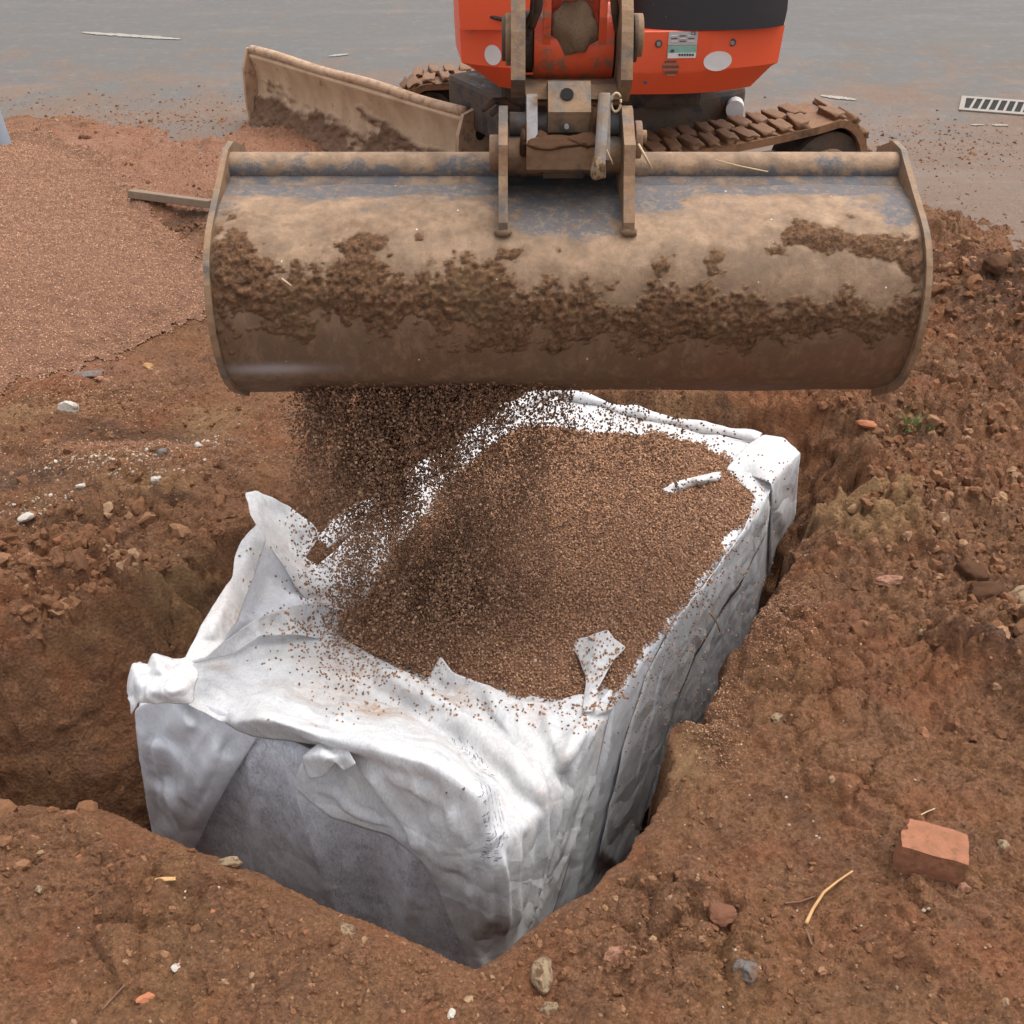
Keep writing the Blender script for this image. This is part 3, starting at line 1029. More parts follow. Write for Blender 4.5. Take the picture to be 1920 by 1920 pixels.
outn *= sgn[:, None]
arc = np.concatenate([[0], np.cumsum(np.linalg.norm(np.diff(per, axis=0), axis=1))])
LF = (FR - FL).length
LR = (BR - FR).length


def skirt(name, i0, i1, mat, fold, lift=False):
    idx = np.arange(i0, i1 + 1) % NPn
    hs_ = np.concatenate([np.linspace(0, 0.02, 6), np.arange(0.028, 0.60, 0.008)])
    S, Hh = np.meshgrid(arc[idx] - arc[i0 % NPn], hs_)
    off = 0.008 + fold(S, Hh)
    off = off + 0.002 * fbm(S, Hh * .4, 7, 3, 17) + 0.0015 * fbm(S, Hh * 0.6, 40, 2, 18)
    inset = -0.02 * (1 - np.sqrt(np.clip(1 - (1 - np.clip(Hh / 0.02, 0, 1)) ** 2, 0, 1)))
    P = per[idx][None] + outn[idx][None] * (off + inset)[..., None]
    P[..., 2] = ZT - Hh + 0.006
    if lift: P[..., 2] += 0.058 * sstep(0.02, 0.22, S) * sstep(.70, .42, S) * np.clip(1 - Hh / 0.35, 0, 1)
    me = fast_mesh(name, P.reshape(-1, 3), grid_quads(len(idx), len(hs_)))
    return in_crate(link(name, me, mat))


def ridge(S, Hh, s0, s1, w, amp, h0=0.0, h1=0.6):
    c = s0 + (s1 - s0) * np.clip((Hh - h0) / (h1 - h0), 0, 1)
    ww = w * (0.5 + Hh * 1.4)
    return amp * np.exp(-np.abs((S - c) / ww) ** 1.25) * sstep(h0 - 0.02, h0 + 0.12, Hh)


nF = int(round(np.argmin(abs(arc - LF)))) + 3
nR = int(round(np.argmin(abs(arc - (LF + LR - 0.04)))))


def ffold(S, Hh):
    o = 0.006 * np.sin(S * 15 + Hh * 5) * sstep(0, 0.2, Hh)
    o = o + ridge(S, Hh, .33, .24, .030, .018) + ridge(S, Hh, .42, .54, .040, .022) + ridge(S, Hh, .60, .55, .03, -.008)
    o = o + ridge(S, Hh, .70, .62, .04, .02)
    return o


def rfold(S, Hh):
    e = np.exp(-S / 0.35)
    o = 0.0 * e
    o = o + ridge(S, Hh, .30, .10, .018, .018) + ridge(S, Hh, .45, .24, .016, .014) + ridge(S, Hh, .72, .50, .018, .012) + ridge(S, Hh, 1.1, .85, .02, .012) + ridge(S, Hh, .22, .04, .014, .012) + ridge(S, Hh, 1.35, 1.25, .02, .01)
    return o


skirt("front_cloth", 0, nF, M['cloth_thin'], ffold, True)
skirt("right_cloth", nF, nR, M['cloth_side'], rfold)
skirt("back_and_left_cloth", nR, NPn, M['cloth_side'], lambda S, H: 0.006 * np.sin(S * 20))

# top sheet under the gravel
def bil(u, v):
    a = [np.array(p[:]) for p in (FL, FR, BR, BL)]
    return (a[0] * (1 - u)[..., None] * (1 - v)[..., None] + a[1] * u[..., None] * (1 - v)[..., None] + a[2] * u[..., None] * v[..., None] + a[3] * (1 - u)[..., None] * v[..., None])


U, V = np.meshgrid(np.linspace(0.015, 0.985, 120), np.linspace(0.012, 0.99, 200))
TP = bil(U, V)
edge = np.minimum(np.minimum(U, 1 - U) * 0.85, np.minimum(V, 1 - V) * 1.6)
TP[..., 2] += 0.002 + 0.006 * (1 - sstep(0.0, 0.04, edge)) * (0.3 + fbm(TP[..., 0], TP[..., 1], 7, 2, 5)) + 0.006 * fbm(TP[..., 0], TP[..., 1], 5, 3, 6) * sstep(0, .05, edge)
topme = fast_mesh("top_cloth", TP.reshape(-1, 3), grid_quads(120, 200))
in_crate(link("top_cloth", topme, M['cloth']))


# folded sheets: control points (pixel measure, plane, offset) -> triangulated, smoothed cloth
def cpoint(px, py, pl, off):
    if pl == 'T': return PZ(px, py, ZT + off / 100)
    if pl == 'F': return plane_hit(px, py, FL + NF * off / 100, NF)
    if pl == 'R': return plane_hit(px, py, FR + NR * off / 100, NR)
    if pl == 'L': return plane_hit(px, py, FL + NL * off / 100, NL)
    if pl == 'Y': return PY(px, py, off)
    raise ValueError


SHEETS = []


STAINS = [(PZ(a, b, 0.0), r, k) for a, b, r, k in [(700, 1338, .030, 1), (725, 1352, .030, 1), (750, 1368, .028, 1), (670, 1345, .03, .6), (560, 1330, .04, .35), (510, 1310, .04, .3), (410, 1262, .02, .9), (640, 1300, .05, .3),
          (860, 1305, .03, .6), (600, 1260, .05, .3), (300, 1290, .03, .4), (468, 1065, .04, 1.0), (450, 1100, .03, .5), (480, 1130, .05, .4), (1300, 905, .04, .6), (560, 1065, .02, .8), (1000, 1330, .03, .3), (605, 1415, .035, .9), (640, 1420, .03, .5)]]


def press_folds(co, polys, lines):
    """pinch sharp folds into a cloth mesh; each line is (amp mm, half width mm, [(px,py)...]) measured on the cloth"""
    bvh = BVHTree.FromPolygons([tuple(c) for c in co], polys)
    co = co.copy()
    tri = np.array([p[:3] for p in polys])
    nrm = np.zeros_like(co)
    fnr = np.cross(co[tri[:, 1]] - co[tri[:, 0]], co[tri[:, 2]] - co[tri[:, 0]])
    for k in range(3): np.add.at(nrm, tri[:, k], fnr)
    nrm /= np.linalg.norm(nrm, axis=1)[:, None] + 1e-12
    out = np.array([0, 0, CAMH]) - co
    flip = (nrm * out).sum(1) < 0
    nrm[flip] *= -1
    add = np.zeros(len(co))
    for amp, w, pl in lines:
        pts = []
        for a, b in pl:
            h = bvh.ray_cast(Vector((0, 0, CAMH)), ray(a, b).normalized())
            if h[0] is not None: pts.append(np.array(h[0][:]))
        if len(pts) < 2: continue
        d = np.full(len(co), 9.0); tt_ = np.zeros(len(co))
        n_ = len(pts) - 1
        for i in range(n_):
            v = pts[i + 1] - pts[i]
            t = np.clip(((co - pts[i]) @ v) / (v @ v + 1e-12), 0, 1)
            dd_ = np.linalg.norm(co - pts[i] - t[:, None] * v, axis=1)
            m = dd_ < d
            d = np.where(m, dd_, d); tt_ = np.where(m, (i + t) / n_, tt_)
        fade = np.clip(np.minimum(tt_, 1 - tt_) * 5, 0.15, 1)
        ww = w / 1000 * (0.6 + 0.4 * fade)
        # sharp crest with a shallow valley beside it
        add += amp / 1000 * fade * (np.exp(-d / ww) - 0.35 * np.exp(-((d - 2.2 * ww) / ww) ** 2))
    return co + nrm * add[:, None]


def sheet(name, pts, mat, holes=(), levels=3, thick=0.0012, outline=None, wr=0.004, seed=0, crease=(), smooth=8, lines=()):
    """outline: list of indices giving the boundary loop (first entries of pts by default)"""
    pix = [Vector((p[0], p[1])) for p in pts]
    w3 = [cpoint(*p) for p in pts]
    ed = []
    if outline:
        ed = [(outline[i], outline[(i + 1) % len(outline)]) for i in range(len(outline))]
    ed += list(crease)
    vo, eo, fo, ov, oe, of = delaunay_2d_cdt(pix, ed, [], 1 if outline else 0, 1e-4)
    bm = bmesh.new()
    vs = []
    for i, v in enumerate(vo):
        src = ov[i][0] if ov[i] else None
        if src is None:
            src = min(range(len(pix)), key=lambda k: (pix[k] - v).length)
        vs.append(bm.verts.new(w3[src]))
    for f in fo:
        try: bm.faces.new([vs[k] for k in f])
        except ValueError: pass
    bmesh.ops.recalc_face_normals(bm, faces=bm.faces)
    bmesh.ops.subdivide_edges(bm, edges=bm.edges, cuts=9 if levels == 3 else 11, use_grid_fill=True)
    bmesh.ops.triangulate(bm, faces=bm.faces)
    me2 = bpy.data.meshes.new(name)
    bm.to_mesh(me2); bm.free()
    nv = len(me2.vertices)
    co = np.empty(nv * 3); me2.vertices.foreach_get("co", co); co = co.reshape(-1, 3)
    ev = np.empty(len(me2.edges) * 2, np.int32); me2.edges.foreach_get("vertices", ev); ev = ev.reshape(-1, 2)
    cnt = {}
    lp = np.empty(len(me2.loops), np.int32); me2.loops.foreach_get("edge_index", lp)
    ecount = np.bincount(lp, minlength=len(ev))
    be = ev[ecount == 1]
    isb = np.zeros(nv, bool); isb[be.ravel()] = True

    def avg(co, e):
        acc = np.zeros_like(co); k = np.zeros(nv)
        np.add.at(acc, e[:, 0], co[e[:, 1]]); np.add.at(acc, e[:, 1], co[e[:, 0]])
        np.add.at(k, e[:, 0], 1); np.add.at(k, e[:, 1], 1)
        return acc / np.maximum(k, 1)[:, None]
    for it in range(smooth):
        m_ = avg(co, ev)
        if it < 2: mb = avg(co, be)
        new = co + 0.6 * (m_ - co)
        new[isb] = co[isb] + (0.5 * (mb[isb] - co[isb]) if it < 2 else 0)
        co = new
    me2.vertices.foreach_set("co", co.astype(np.float32).ravel()); me2.update()
    o = link(name, me2, mat)
    n = len(me2.vertices)
    nr = np.empty(n * 3); me2.vertices.foreach_get("normal", nr); nr = nr.reshape(-1, 3)
    pa, pb = co[:, 0] + co[:, 2] * .6, co[:, 1] - co[:, 2] * .8
    rg = 0.5 - np.abs(fbm(pa * .7 + pb * .35, pb * 1.0 - pa * .5, 8, 3, 100 + seed))
    dsp = wr * 1.9 * rg + wr * 0.3 * fbm(pa, pb, 45, 2, 120 + seed)
    co = co + nr * dsp[:, None]
    me2.vertices.foreach_set("co", co.astype(np.float32).ravel())
    me2.update()
    polys = [tuple(p.vertices) for p in me2.polygons]
    if lines:
        co = press_folds(co, polys, lines)
        me2.vertices.foreach_set("co", co.astype(np.float32).ravel())
        me2.update()
    SHEETS.append((co.copy(), polys))
    stv = np.zeros(len(co))
    for q_, r_, a_ in STAINS:
        stv += a_ * np.exp(-(np.linalg.norm(co - np.array(q_[:]), axis=1) / r_) ** 2)
    fattr(me2, "stain", np.clip(stv, 0, 1))
    md = o.modifiers.new("t", 'SOLIDIFY'); md.thickness = thick
    me2.polygons.foreach_set("use_smooth", np.ones(len(me2.polygons), bool))
    in_crate(o)
    return o


# big front drape: from the gravel edge, over the front rim, down the corner
drape = [
    (335, 1262, 'T', 5), (352, 1232, 'T', 6), (430, 1205, 'T', 5), (478, 1168, 'T', 5.5), (530, 1145, 'T', 5), (585, 1150, 'T', 4),         # 0-5
    (640, 1195, 'T', 2.5), (720, 1242, 'T', 2.5), (800, 1272, 'T', 3), (826, 1230, 'T', 7), (850, 1262, 'T', 6.0), (912, 1284, 'T', 4.5),   # 6-11
    (968, 1312, 'T', 3.0), (1030, 1318, 'T', 2.5), (1090, 1300, 'T', 3.0), (1150, 1325, 'T', 1.6),                                         # 12-15
    (1142, 1345, 'R', 1.6), (1112, 1460, 'R', 2.0), (1085, 1555, 'R', 2.2), (1055, 1660, 'R', 2.8), (1020, 1760, 'R', 3.2),                # 16-20
    (960, 1830, 'R', 3.0), (921, 1840, 'F', 3.2), (885, 1830, 'F', 3.4), (868, 1782, 'F', 3.5), (820, 1667, 'F', 3.5), (787, 1610, 'F', 4),      # 21-26
    (731, 1568, 'F', 4), (622, 1534, 'F', 5), (588, 1508, 'F', 5.5), (554, 1477, 'F', 6), (558, 1448, 'F', 6), (572, 1415, 'F', 5),         # 27-32
    (600, 1398, 'F', 3.0), (554, 1391, 'F', 2.2), (475, 1381, 'F', 2.5), (420, 1354, 'F', 3.5), (365, 1327, 'F', 5), (325, 1300, 'F', 6.5),   # 33-38
]
dn = len(drape)
inner = [
    (430, 1240, 'T', 3.0), (520, 1205, 'T', 2.5), (450, 1290, 'T', 4.5), (540, 1270, 'T', 3.0), (620, 1265, 'T', 3.8), (690, 1290, 'T', 2.5),     # 39-44
    (751, 1274, 'T', 4.8), (810, 1305, 'T', 4.8), (869, 1350, 'T', 5.0), (966, 1419, 'T', 5.0), (1011, 1470, 'T', 4.2),                        # 45-49 ridge B
    (840, 1298, 'T', 1.8), (900, 1345, 'T', 1.2), (975, 1395, 'T', 1.5), (1035, 1440, 'T', 1.2),                                            # 50-53 valley right of B
    (950, 1350, 'T', 3.0), (1040, 1375, 'T', 2.6), (1100, 1345, 'T', 2.2), (1065, 1412, 'R', 2.6),                                          # 54-57
    (600, 1330, 'T', 2.5), (700, 1340, 'T', 3.2), (800, 1365, 'T', 2.6), (880, 1430, 'T', 2.8), (940, 1470, 'T', 2.0),                        # 58-62
    (500, 1345, 'F', 5.5), (600, 1378, 'F', 6), (702, 1397, 'F', 6), (820, 1430, 'F', 6), (900, 1486, 'F', 5), (917, 1560, 'F', 4.5),        # 63-68 front rim ridge
    (665, 1425, 'F', 4), (740, 1450, 'F', 6.8), (690, 1500, 'F', 5), (640, 1470, 'F', 3.2), (790, 1530, 'F', 5.0), (860, 1560, 'F', 6.5),     # 69-74
    (800, 1590, 'F', 6.0), (880, 1640, 'F', 4.5), (922, 1622, 'F', 3.8), (860, 1700, 'F', 3.6), (918, 1728, 'F', 3.0), (890, 1770, 'F', 3.2), # 75-80
    (1019, 1520, 'R', 2.8), (1012, 1600, 'R', 2.8), (1000, 1700, 'R', 3.2), (975, 1560, 'R', 2.5), (970, 1640, 'R', 2.6), (962, 1740, 'R', 3.2),   # 81-86
    (950, 1600, 'R', 2.7), (945, 1690, 'R', 3.0), (1048, 1500, 'R', 2.4), (1040, 1580, 'R', 2.5), (1022, 1680, 'R', 2.8), (1075, 1480, 'R', 2.6), (1055, 1570, 'R', 2.6), # 87-93
    (560, 1310, 'T', 4.6), (660, 1310, 'T', 1.6), (760, 1330, 'T', 1.2), (850, 1395, 'T', 1.6),                                              # 94-97
]
sheet("front_drape", drape + inner, M['cloth'], outline=list(range(dn)), levels=4, wr=0.0015, seed=1,
      crease=[(45, 46), (46, 47), (47, 48), (48, 49), (63, 64), (64, 65), (65, 66), (66, 67), (67, 68), (70, 73), (73, 74), (49, 81), (81, 82), (82, 83), (68, 77), (77, 79), (84, 85), (85, 86), (87, 88), (89, 90), (90, 91), (92, 93), (50, 51), (51, 52), (52, 53), (53, 89), (62, 84)], smooth=7, lines=[
          (12, 12, [(348, 1278), (413, 1302), (440, 1343), (475, 1376)]), (10, 12, [(322, 1262), (390, 1240), (454, 1222), (520, 1205)]), (12, 16, [(420, 1306), (544, 1326), (647, 1357), (760, 1392)]),
          (6, 16, [(509, 1240), (578, 1244), (630, 1271)]), (18, 18, [(560, 1261), (613, 1269), (735, 1273), (771, 1281), (812, 1318), (869, 1350), (966, 1419), (1011, 1480), (1019, 1517), (1018, 1600)]),
          (7, 12, [(877, 1354), (925, 1411), (970, 1444), (986, 1476)]), (-7, 12, [(844, 1262), (909, 1330), (942, 1371), (966, 1405), (999, 1450)]),
          (13, 16, [(560, 1377), (702, 1395), (820, 1427), (901, 1484), (917, 1565)]), (13, 14, [(661, 1423), (706, 1464), (747, 1521), (779, 1574), (787, 1604)]),
          (6, 12, [(661, 1431), (657, 1464), (637, 1515)]), (-6, 16, [(812, 1626), (869, 1651), (897, 1630), (918, 1618)]), (9, 12, [(700, 1440), (790, 1480), (850, 1530), (880, 1590)]),
          (12, 9, [(935, 1590), (944, 1640), (950, 1720), (945, 1770)]), (10, 9, [(965, 1550), (970, 1620), (972, 1700), (960, 1760)]), (13, 10, [(1019, 1517), (1015, 1606), (998, 1700), (985, 1750)]), (12, 10, [(1060, 1427), (1047, 1484), (1030, 1606), (1012, 1680), (1000, 1740)]), (10, 9, [(1085, 1400), (1068, 1480), (1048, 1570), (1030, 1650)]),
          (12, 10, [(1136, 1352), (1108, 1464), (1080, 1549), (1045, 1650)]), (7, 12, [(1096, 1301), (1088, 1362), (1060, 1427)]), (-6, 12, [(985, 1540), (978, 1620), (975, 1720)]), (-6, 12, [(1037, 1520), (1030, 1600), (1012, 1690)]),
          (9, 12, [(590, 1180), (660, 1240), (760, 1290), (840, 1330)]), (5, 10, [(912, 1290), (930, 1340), (965, 1385)]), (8, 9, [(1020, 1330), (1035, 1380), (1050, 1420)]), (9, 9, [(360, 1250), (470, 1290), (600, 1300), (700, 1320), (790, 1350)]), (8, 8, [(640, 1210), (700, 1262), (780, 1285)]),
          (9, 9, [(830, 1460), (850, 1530), (840, 1600)]), (8, 8, [(760, 1440), (800, 1500), (815, 1560)]), (10, 9, [(590, 1475), (660, 1520), (730, 1545)]), (8, 8, [(870, 1600), (882, 1690), (895, 1770)]), (7, 8, [(960, 1330), (1000, 1400), (1015, 1460)]), (7, 8, [(1120, 1340), (1100, 1400), (1085, 1440)])])

# loose layer down the left front corner under the knot
lc = [(252, 1330, 'F', 4), (300, 1305, 'F', 5), (360, 1310, 'F', 2.5), (430, 1335, 'F', 1.8), (492, 1368, 'F', 1.5), (452, 1430, 'F', 2.0), (415, 1490, 'F', 3), (380, 1560, 'F', 3),
      (350, 1620, 'F', 3), (300, 1640, 'F', 2), (285, 1560, 'F', 2), (268, 1470, 'F', 3), (257, 1400, 'F', 4)]
li = [(300, 1375, 'F', 3.0), (298, 1395, 'F', 6), (350, 1360, 'F', 7.5), (395, 1375, 'F', 4), (335, 1400, 'F', 4.5), (310, 1460, 'F', 2.5), (322, 1500, 'F', 7), (360, 1460, 'F', 6.5), (410, 1430, 'F', 5.5),
      (345, 1560, 'F', 5), (305, 1530, 'F', 2.0), (425, 1405, 'F', 3.0), (385, 1510, 'F', 6)]
sheet("left_corner_fold", lc + li, M['cloth_side'], outline=list(range(len(lc))), wr=0.0015, seed=2, crease=[(14, 20), (20, 22), (25, 21)], lines=[
      (12, 14, [(303, 1374), (296, 1395), (303, 1450), (317, 1484), (327, 1512), (340, 1560)]), (9, 14, [(350, 1336), (317, 1360), (300, 1388)]), (-8, 14, [(450, 1375), (423, 1402), (392, 1470), (360, 1536)]),
      (10, 10, [(400, 1345), (370, 1400), (350, 1470)]), (8, 9, [(430, 1360), (390, 1430), (372, 1500)]), (9, 9, [(268, 1345), (275, 1420), (292, 1520)])])

# knotted bunch at the left front corner
kn = [(236, 1292, 'Y', 1.56), (248, 1245, 'Y', 1.60), (262, 1242, 'Y', 1.62), (278, 1250, 'Y', 1.60), (288, 1227, 'Y', 1.62), (325, 1238, 'Y', 1.62), (352, 1232, 'Y', 1.62), (372, 1262, 'Y', 1.55), (360, 1318, 'Y', 1.48),
      (322, 1318, 'Y', 1.47), (262, 1316, 'Y', 1.49), (247, 1340, 'Y', 1.50), (245, 1318, 'Y', 1.51)]
ki = [(258, 1280, 'Y', 1.505), (280, 1268, 'Y', 1.53), (300, 1250, 'Y', 1.52), (318, 1270, 'Y', 1.505), (322, 1296, 'Y', 1.462), (285, 1298, 'Y', 1.475), (335, 1255, 'Y', 1.54), (345, 1290, 'Y', 1.475), (275, 1288, 'Y', 1.50)]
sheet("knotted_bunch", kn + ki, M['cloth'], outline=list(range(len(kn))), wr=0.004, seed=3, crease=[(15, 16), (16, 17), (13, 21)])

# folded band standing along the left rim
bd = [(340, 1245, 'Y', 1.60), (365, 1200, 'Y', 1.66), (395, 1140, 'Y', 1.74), (436, 1083, 'Y', 1.83), (440, 1045, 'Y', 1.90), (455, 1012, 'Y', 1.98), (482, 984, 'Y', 2.05), (500, 1010, 'Y', 2.00),
      (482, 1060, 'Y', 1.92), (466, 1110, 'Y', 1.84), (444, 1165, 'Y', 1.76), (418, 1206, 'Y', 1.68), (385, 1235, 'Y', 1.62)]
bi = [(420, 1135, 'Y', 1.745), (462, 1055, 'Y', 1.885), (400, 1180, 'Y', 1.675), (470, 1020, 'Y', 1.955)]
sheet("folded_band", bd + bi, M['cloth'], outline=list(range(len(bd))), wr=0.003, seed=4)

# inside face of the cloth behind the band
tk = [(490, 1000, 'Y', 2.07), (560, 1100, 'Y', 2.06), (600, 1130, 'Y', 2.03), (610, 1170, 'Y', 1.99), (540, 1150, 'Y', 1.95), (480, 1165, 'Y', 1.90), (420, 1208, 'Y', 1.80), (440, 1160, 'Y', 1.84), (462, 1100, 'Y', 1.93)]
ti = [(500, 1080, 'Y', 2.04), (520, 1120, 'Y', 2.0), (490, 1130, 'Y', 1.98)]
sheet("tucked_lining", tk + ti, M['cloth_side'], outline=list(range(len(tk))), wr=0.005, seed=5)
tk2 = [(425, 1200, 'T', 9), (470, 1165, 'T', 10), (530, 1140, 'T', 9), (600, 1128, 'T', 7), (640, 1150, 'T', 3), (630, 1200, 'T', 2), (560, 1190, 'T', 5), (490, 1190, 'T', 7), (440, 1225, 'T', 5), (360, 1245, 'T', 5), (395, 1212, 'T', 8)]
ti2 = [(520, 1168, 'T', 5.5), (580, 1160, 'T', 4.0), (460, 1195, 'T', 6.0)]
sheet("pleat", tk2 + ti2, M['cloth'], outline=list(range(len(tk2))), wr=0.003, seed=6)

# pointed flap standing up
fl = [(459, 924, 'Y', 2.20), (480, 919, 'Y', 2.22), (505, 930, 'Y', 2.24), (545, 952, 'Y', 2.26), (585, 980, 'Y', 2.27), (602, 1000, 'Y', 2.27), (575, 1045, 'Y', 2.20), (585, 1055, 'Y', 2.18), (640, 1090, 'Y', 2.12), (625, 1130, 'Y', 2.06), (590, 1145, 'Y', 2.02),
      (560, 1105, 'Y', 2.03), (525, 1050, 'Y', 2.06), (492, 1003, 'Y', 2.08), (470, 960, 'Y', 2.13)]
fi = [(485, 950, 'Y', 2.17), (497, 995, 'Y', 2.105), (540, 1010, 'Y', 2.19), (550, 1060, 'Y', 2.09), (590, 1100, 'Y', 2.06), (520, 965, 'Y', 2.23), (565, 1035, 'Y', 2.20)]
sheet("pointed_flap", fl + fi, M['cloth'], outline=list(range(len(fl))), wr=0.004, seed=7, crease=[(16, 18), (18, 19)])

# cloth rolled up along the left and back rims
def rim_roll(name, pxs, z, w, seed):
    c = [PZ(a, b, z) for a, b in pxs]
    cc = []
    for i in range(len(c) - 1):
        for k in range(14):
            cc.append(c[i].lerp(c[i + 1], k / 14))
    cc.append(c[-1])
    P = []
    m = 14
    for i, p in enumerate(cc):
        d = (cc[min(i + 1, len(cc) - 1)] - cc[max(i - 1, 0)]).normalized()
        s = d.cross(Vector((0, 0, 1))).normalized()
        ww = w * (0.7 + 0.5 * math.sin(i * 0.21 + seed) ** 2)
        for k in range(m):
            a = math.pi * (-0.15 + 1.3 * k / (m - 1))
            P.append((p + s * math.cos(a) * ww + Vector((0, 0, math.sin(a) * ww * 0.7)))[:])
    P = np.array(P)
    P += 0.006 * np.stack([fbm(P[:, 0], P[:, 1] + P[:, 2], 15, 2, seed), fbm(P[:, 1], P[:, 0], 15, 2, seed + 1), fbm(P[:, 0] + P[:, 2], P[:, 1], 12, 2, seed + 2)], 1)
    me = fast_mesh(name, P, grid_quads(m, len(cc)))
    in_crate(link(name, me, M['cloth']))


rim_roll("left_rim_fold", [(600, 1020), (700, 945), (820, 868), (890, 815), (960, 768), (1020, 732)], ZT + 0.01, 0.030, 3)
rim_roll("back_rim_fold", [(1015, 728), (1110, 752), (1240, 785), (1330, 805), (1425, 822)], ZT + 0.008, 0.020, 9)

# corner flap and strip at the back right
cf = [(1360, 880, 'T', 1.5), (1400, 835, 'T', 1.5), (1432, 815, 'T', 2.2), (1470, 820, 'T', 2.2), (1496, 846, 'T', 1.6), (1500, 850, 'R', 1.6), (1494, 930, 'R', 1.6), (1484, 1040, 'R', 2.0), (1440, 1120, 'R', 1.3), (1444, 1000, 'R', 1.3), (1447, 905, 'R', 1.5), (1400, 890, 'T', 1.0)]
ci_ = [(1450, 850, 'T', 3.0), (1480, 870, 'R', 2.2), (1465, 960, 'R', 2.8), (1410, 865, 'T', 2.5)]
sheet("back_corner_flap", cf + ci_, M['cloth'], outline=list(range(len(cf))), wr=0.002, seed=8)
rf = [(1365, 885, 'T', 1.2), (1400, 884, 'T', 2.2), (1447, 905, 'T', 1.8), (1442, 925, 'R', 1.7), (1438, 1000, 'R', 1.6), (1397, 1080, 'R', 1.6), (1352, 1150, 'R', 1.8), (1305, 1230, 'R', 1.8), (1270, 1310, 'R', 1.9), (1230, 1450, 'R', 1.8), (1175, 1650, 'R', 1.9),
      (1120, 1610, 'R', 2.0), (1170, 1400, 'R', 1.6), (1215, 1260, 'R', 1.2), (1265, 1165, 'T', 0.9), (1330, 1085, 'T', 0.9), (1390, 1000, 'T', 0.9), (1420, 935, 'T', 0.9)]
ri = [(1425, 970, 'R', 1.9), (1380, 1055, 'R', 1.5), (1325, 1140, 'R', 2.0), (1275, 1230, 'R', 2.0)]
sheet("right_overlap", rf + ri, M['cloth'], outline=list(range(len(rf))), wr=0.003, seed=9)
st = [(1242, 918, 'T', 4), (1262, 905, 'T', 5), (1300, 895, 'T', 5.5), (1350, 885, 'T', 4.5), (1352, 898, 'T', 3.5), (1300, 912, 'T', 3), (1268, 925, 'T', 3), (1256, 935, 'T', 2.5)]
sheet("torn_strip", st + [(1310, 903, 'T', 6), (1275, 914, 'T', 5)], M['cloth'], outline=list(range(len(st))), wr=0.003, seed=10)
sx = [(1062, 1201, 'T', 3.5), (1098, 1196, 'T', 4.5), (1140, 1181, 'T', 5.5), (1152, 1198, 'T', 5), (1174, 1214, 'T', 4), (1150, 1238, 'T', 4), (1138, 1260, 'T', 3.5), (1120, 1290, 'T', 3.2), (1122, 1335, 'T', 3), (1092, 1335, 'T', 3), (1098, 1270, 'T', 3), (1085, 1232, 'T', 3.2)]
sheet("star_fold", sx + [(1120, 1215, 'T', 6.0), (1108, 1250, 'T', 5.0), (1108, 1300, 'T', 4)], M['cloth'], outline=list(range(len(sx))), wr=0.003, seed=11)

tu = [(598, 1392, 'F', 4), (648, 1396, 'F', 5), (664, 1434, 'F', 7.6), (645, 1446, 'F', 6.5), (628, 1428, 'F', 7.5), (606, 1456, 'F', 7.0), (578, 1462, 'F', 6.5), (566, 1420, 'F', 5.6)]
sheet("stained_tuck", tu + [(610, 1420, 'F', 8.5), (640, 1415, 'F', 6.0)], M['cloth'], outline=list(range(len(tu))), wr=0.004, seed=12, smooth=4)

# stain lumps / faded print on the drape
prn = random.Random(5)
bvhs = [BVHTree.FromPolygons([tuple(c) for c in co], f) for co, f in SHEETS]
bvh_top = BVHTree.FromPolygons([tuple(c) for c in TP.reshape(-1, 3)], [tuple(q) for q in grid_quads(120, 200)])


def cam_hit(px, py):
    o, d = Vector((0, 0, CAMH)), ray(px, py).normalized()
    best = None
    for b in bvhs + [bvh_top]:
        h = b.ray_cast(o, d)
        if h[0] is not None and (best is None or h[3] < best[3]): best = h
    return best


pv, pf = [], []
path = [(856, 1385), (872, 1410), (890, 1432), (905, 1455), (912, 1480), (918, 1510), (925, 1540), (932, 1570), (925, 1595), (915, 1612)]
for i in range(210):
    k = prn.uniform(0, len(path) - 1.001)
    a, b, u = path[int(k)], path[int(k) + 1], k % 1
    jx = prn.choice([-16, -9, -2, 5, 12, 18])
    h = cam_hit(a[0] + (b[0] - a[0]) * u + jx, a[1] + (b[1] - a[1]) * u + prn.uniform(-3, 3))
    if not h: continue
    p, n = h[0], h[1]
    if n.dot(Vector((0, 0, CAMH)) - p) < 0: n = -n
    s = n.cross(Vector((0.35, -0.15, 1))).normalized()
    t = n.cross(s)
    ang = prn.uniform(-.3, .3)
    s, t = s * math.cos(ang) + t * math.sin(ang), t * math.cos(ang) - s * math.sin(ang)
    p = p + n * 0.0016
    l, w = prn.uniform(.0015, .0050), .0008
    q = len(pv)
    pv += [p - s * l - t * w, p + s * l - t * w, p + s * l + t * w, p - s * l + t * w]
    pf.append((q, q + 1, q + 2, q + 3))
in_crate(link("faded_print", fast_mesh("faded_print", pv, pf), M['printmark'], smooth=False))["kind"] = "stuff"

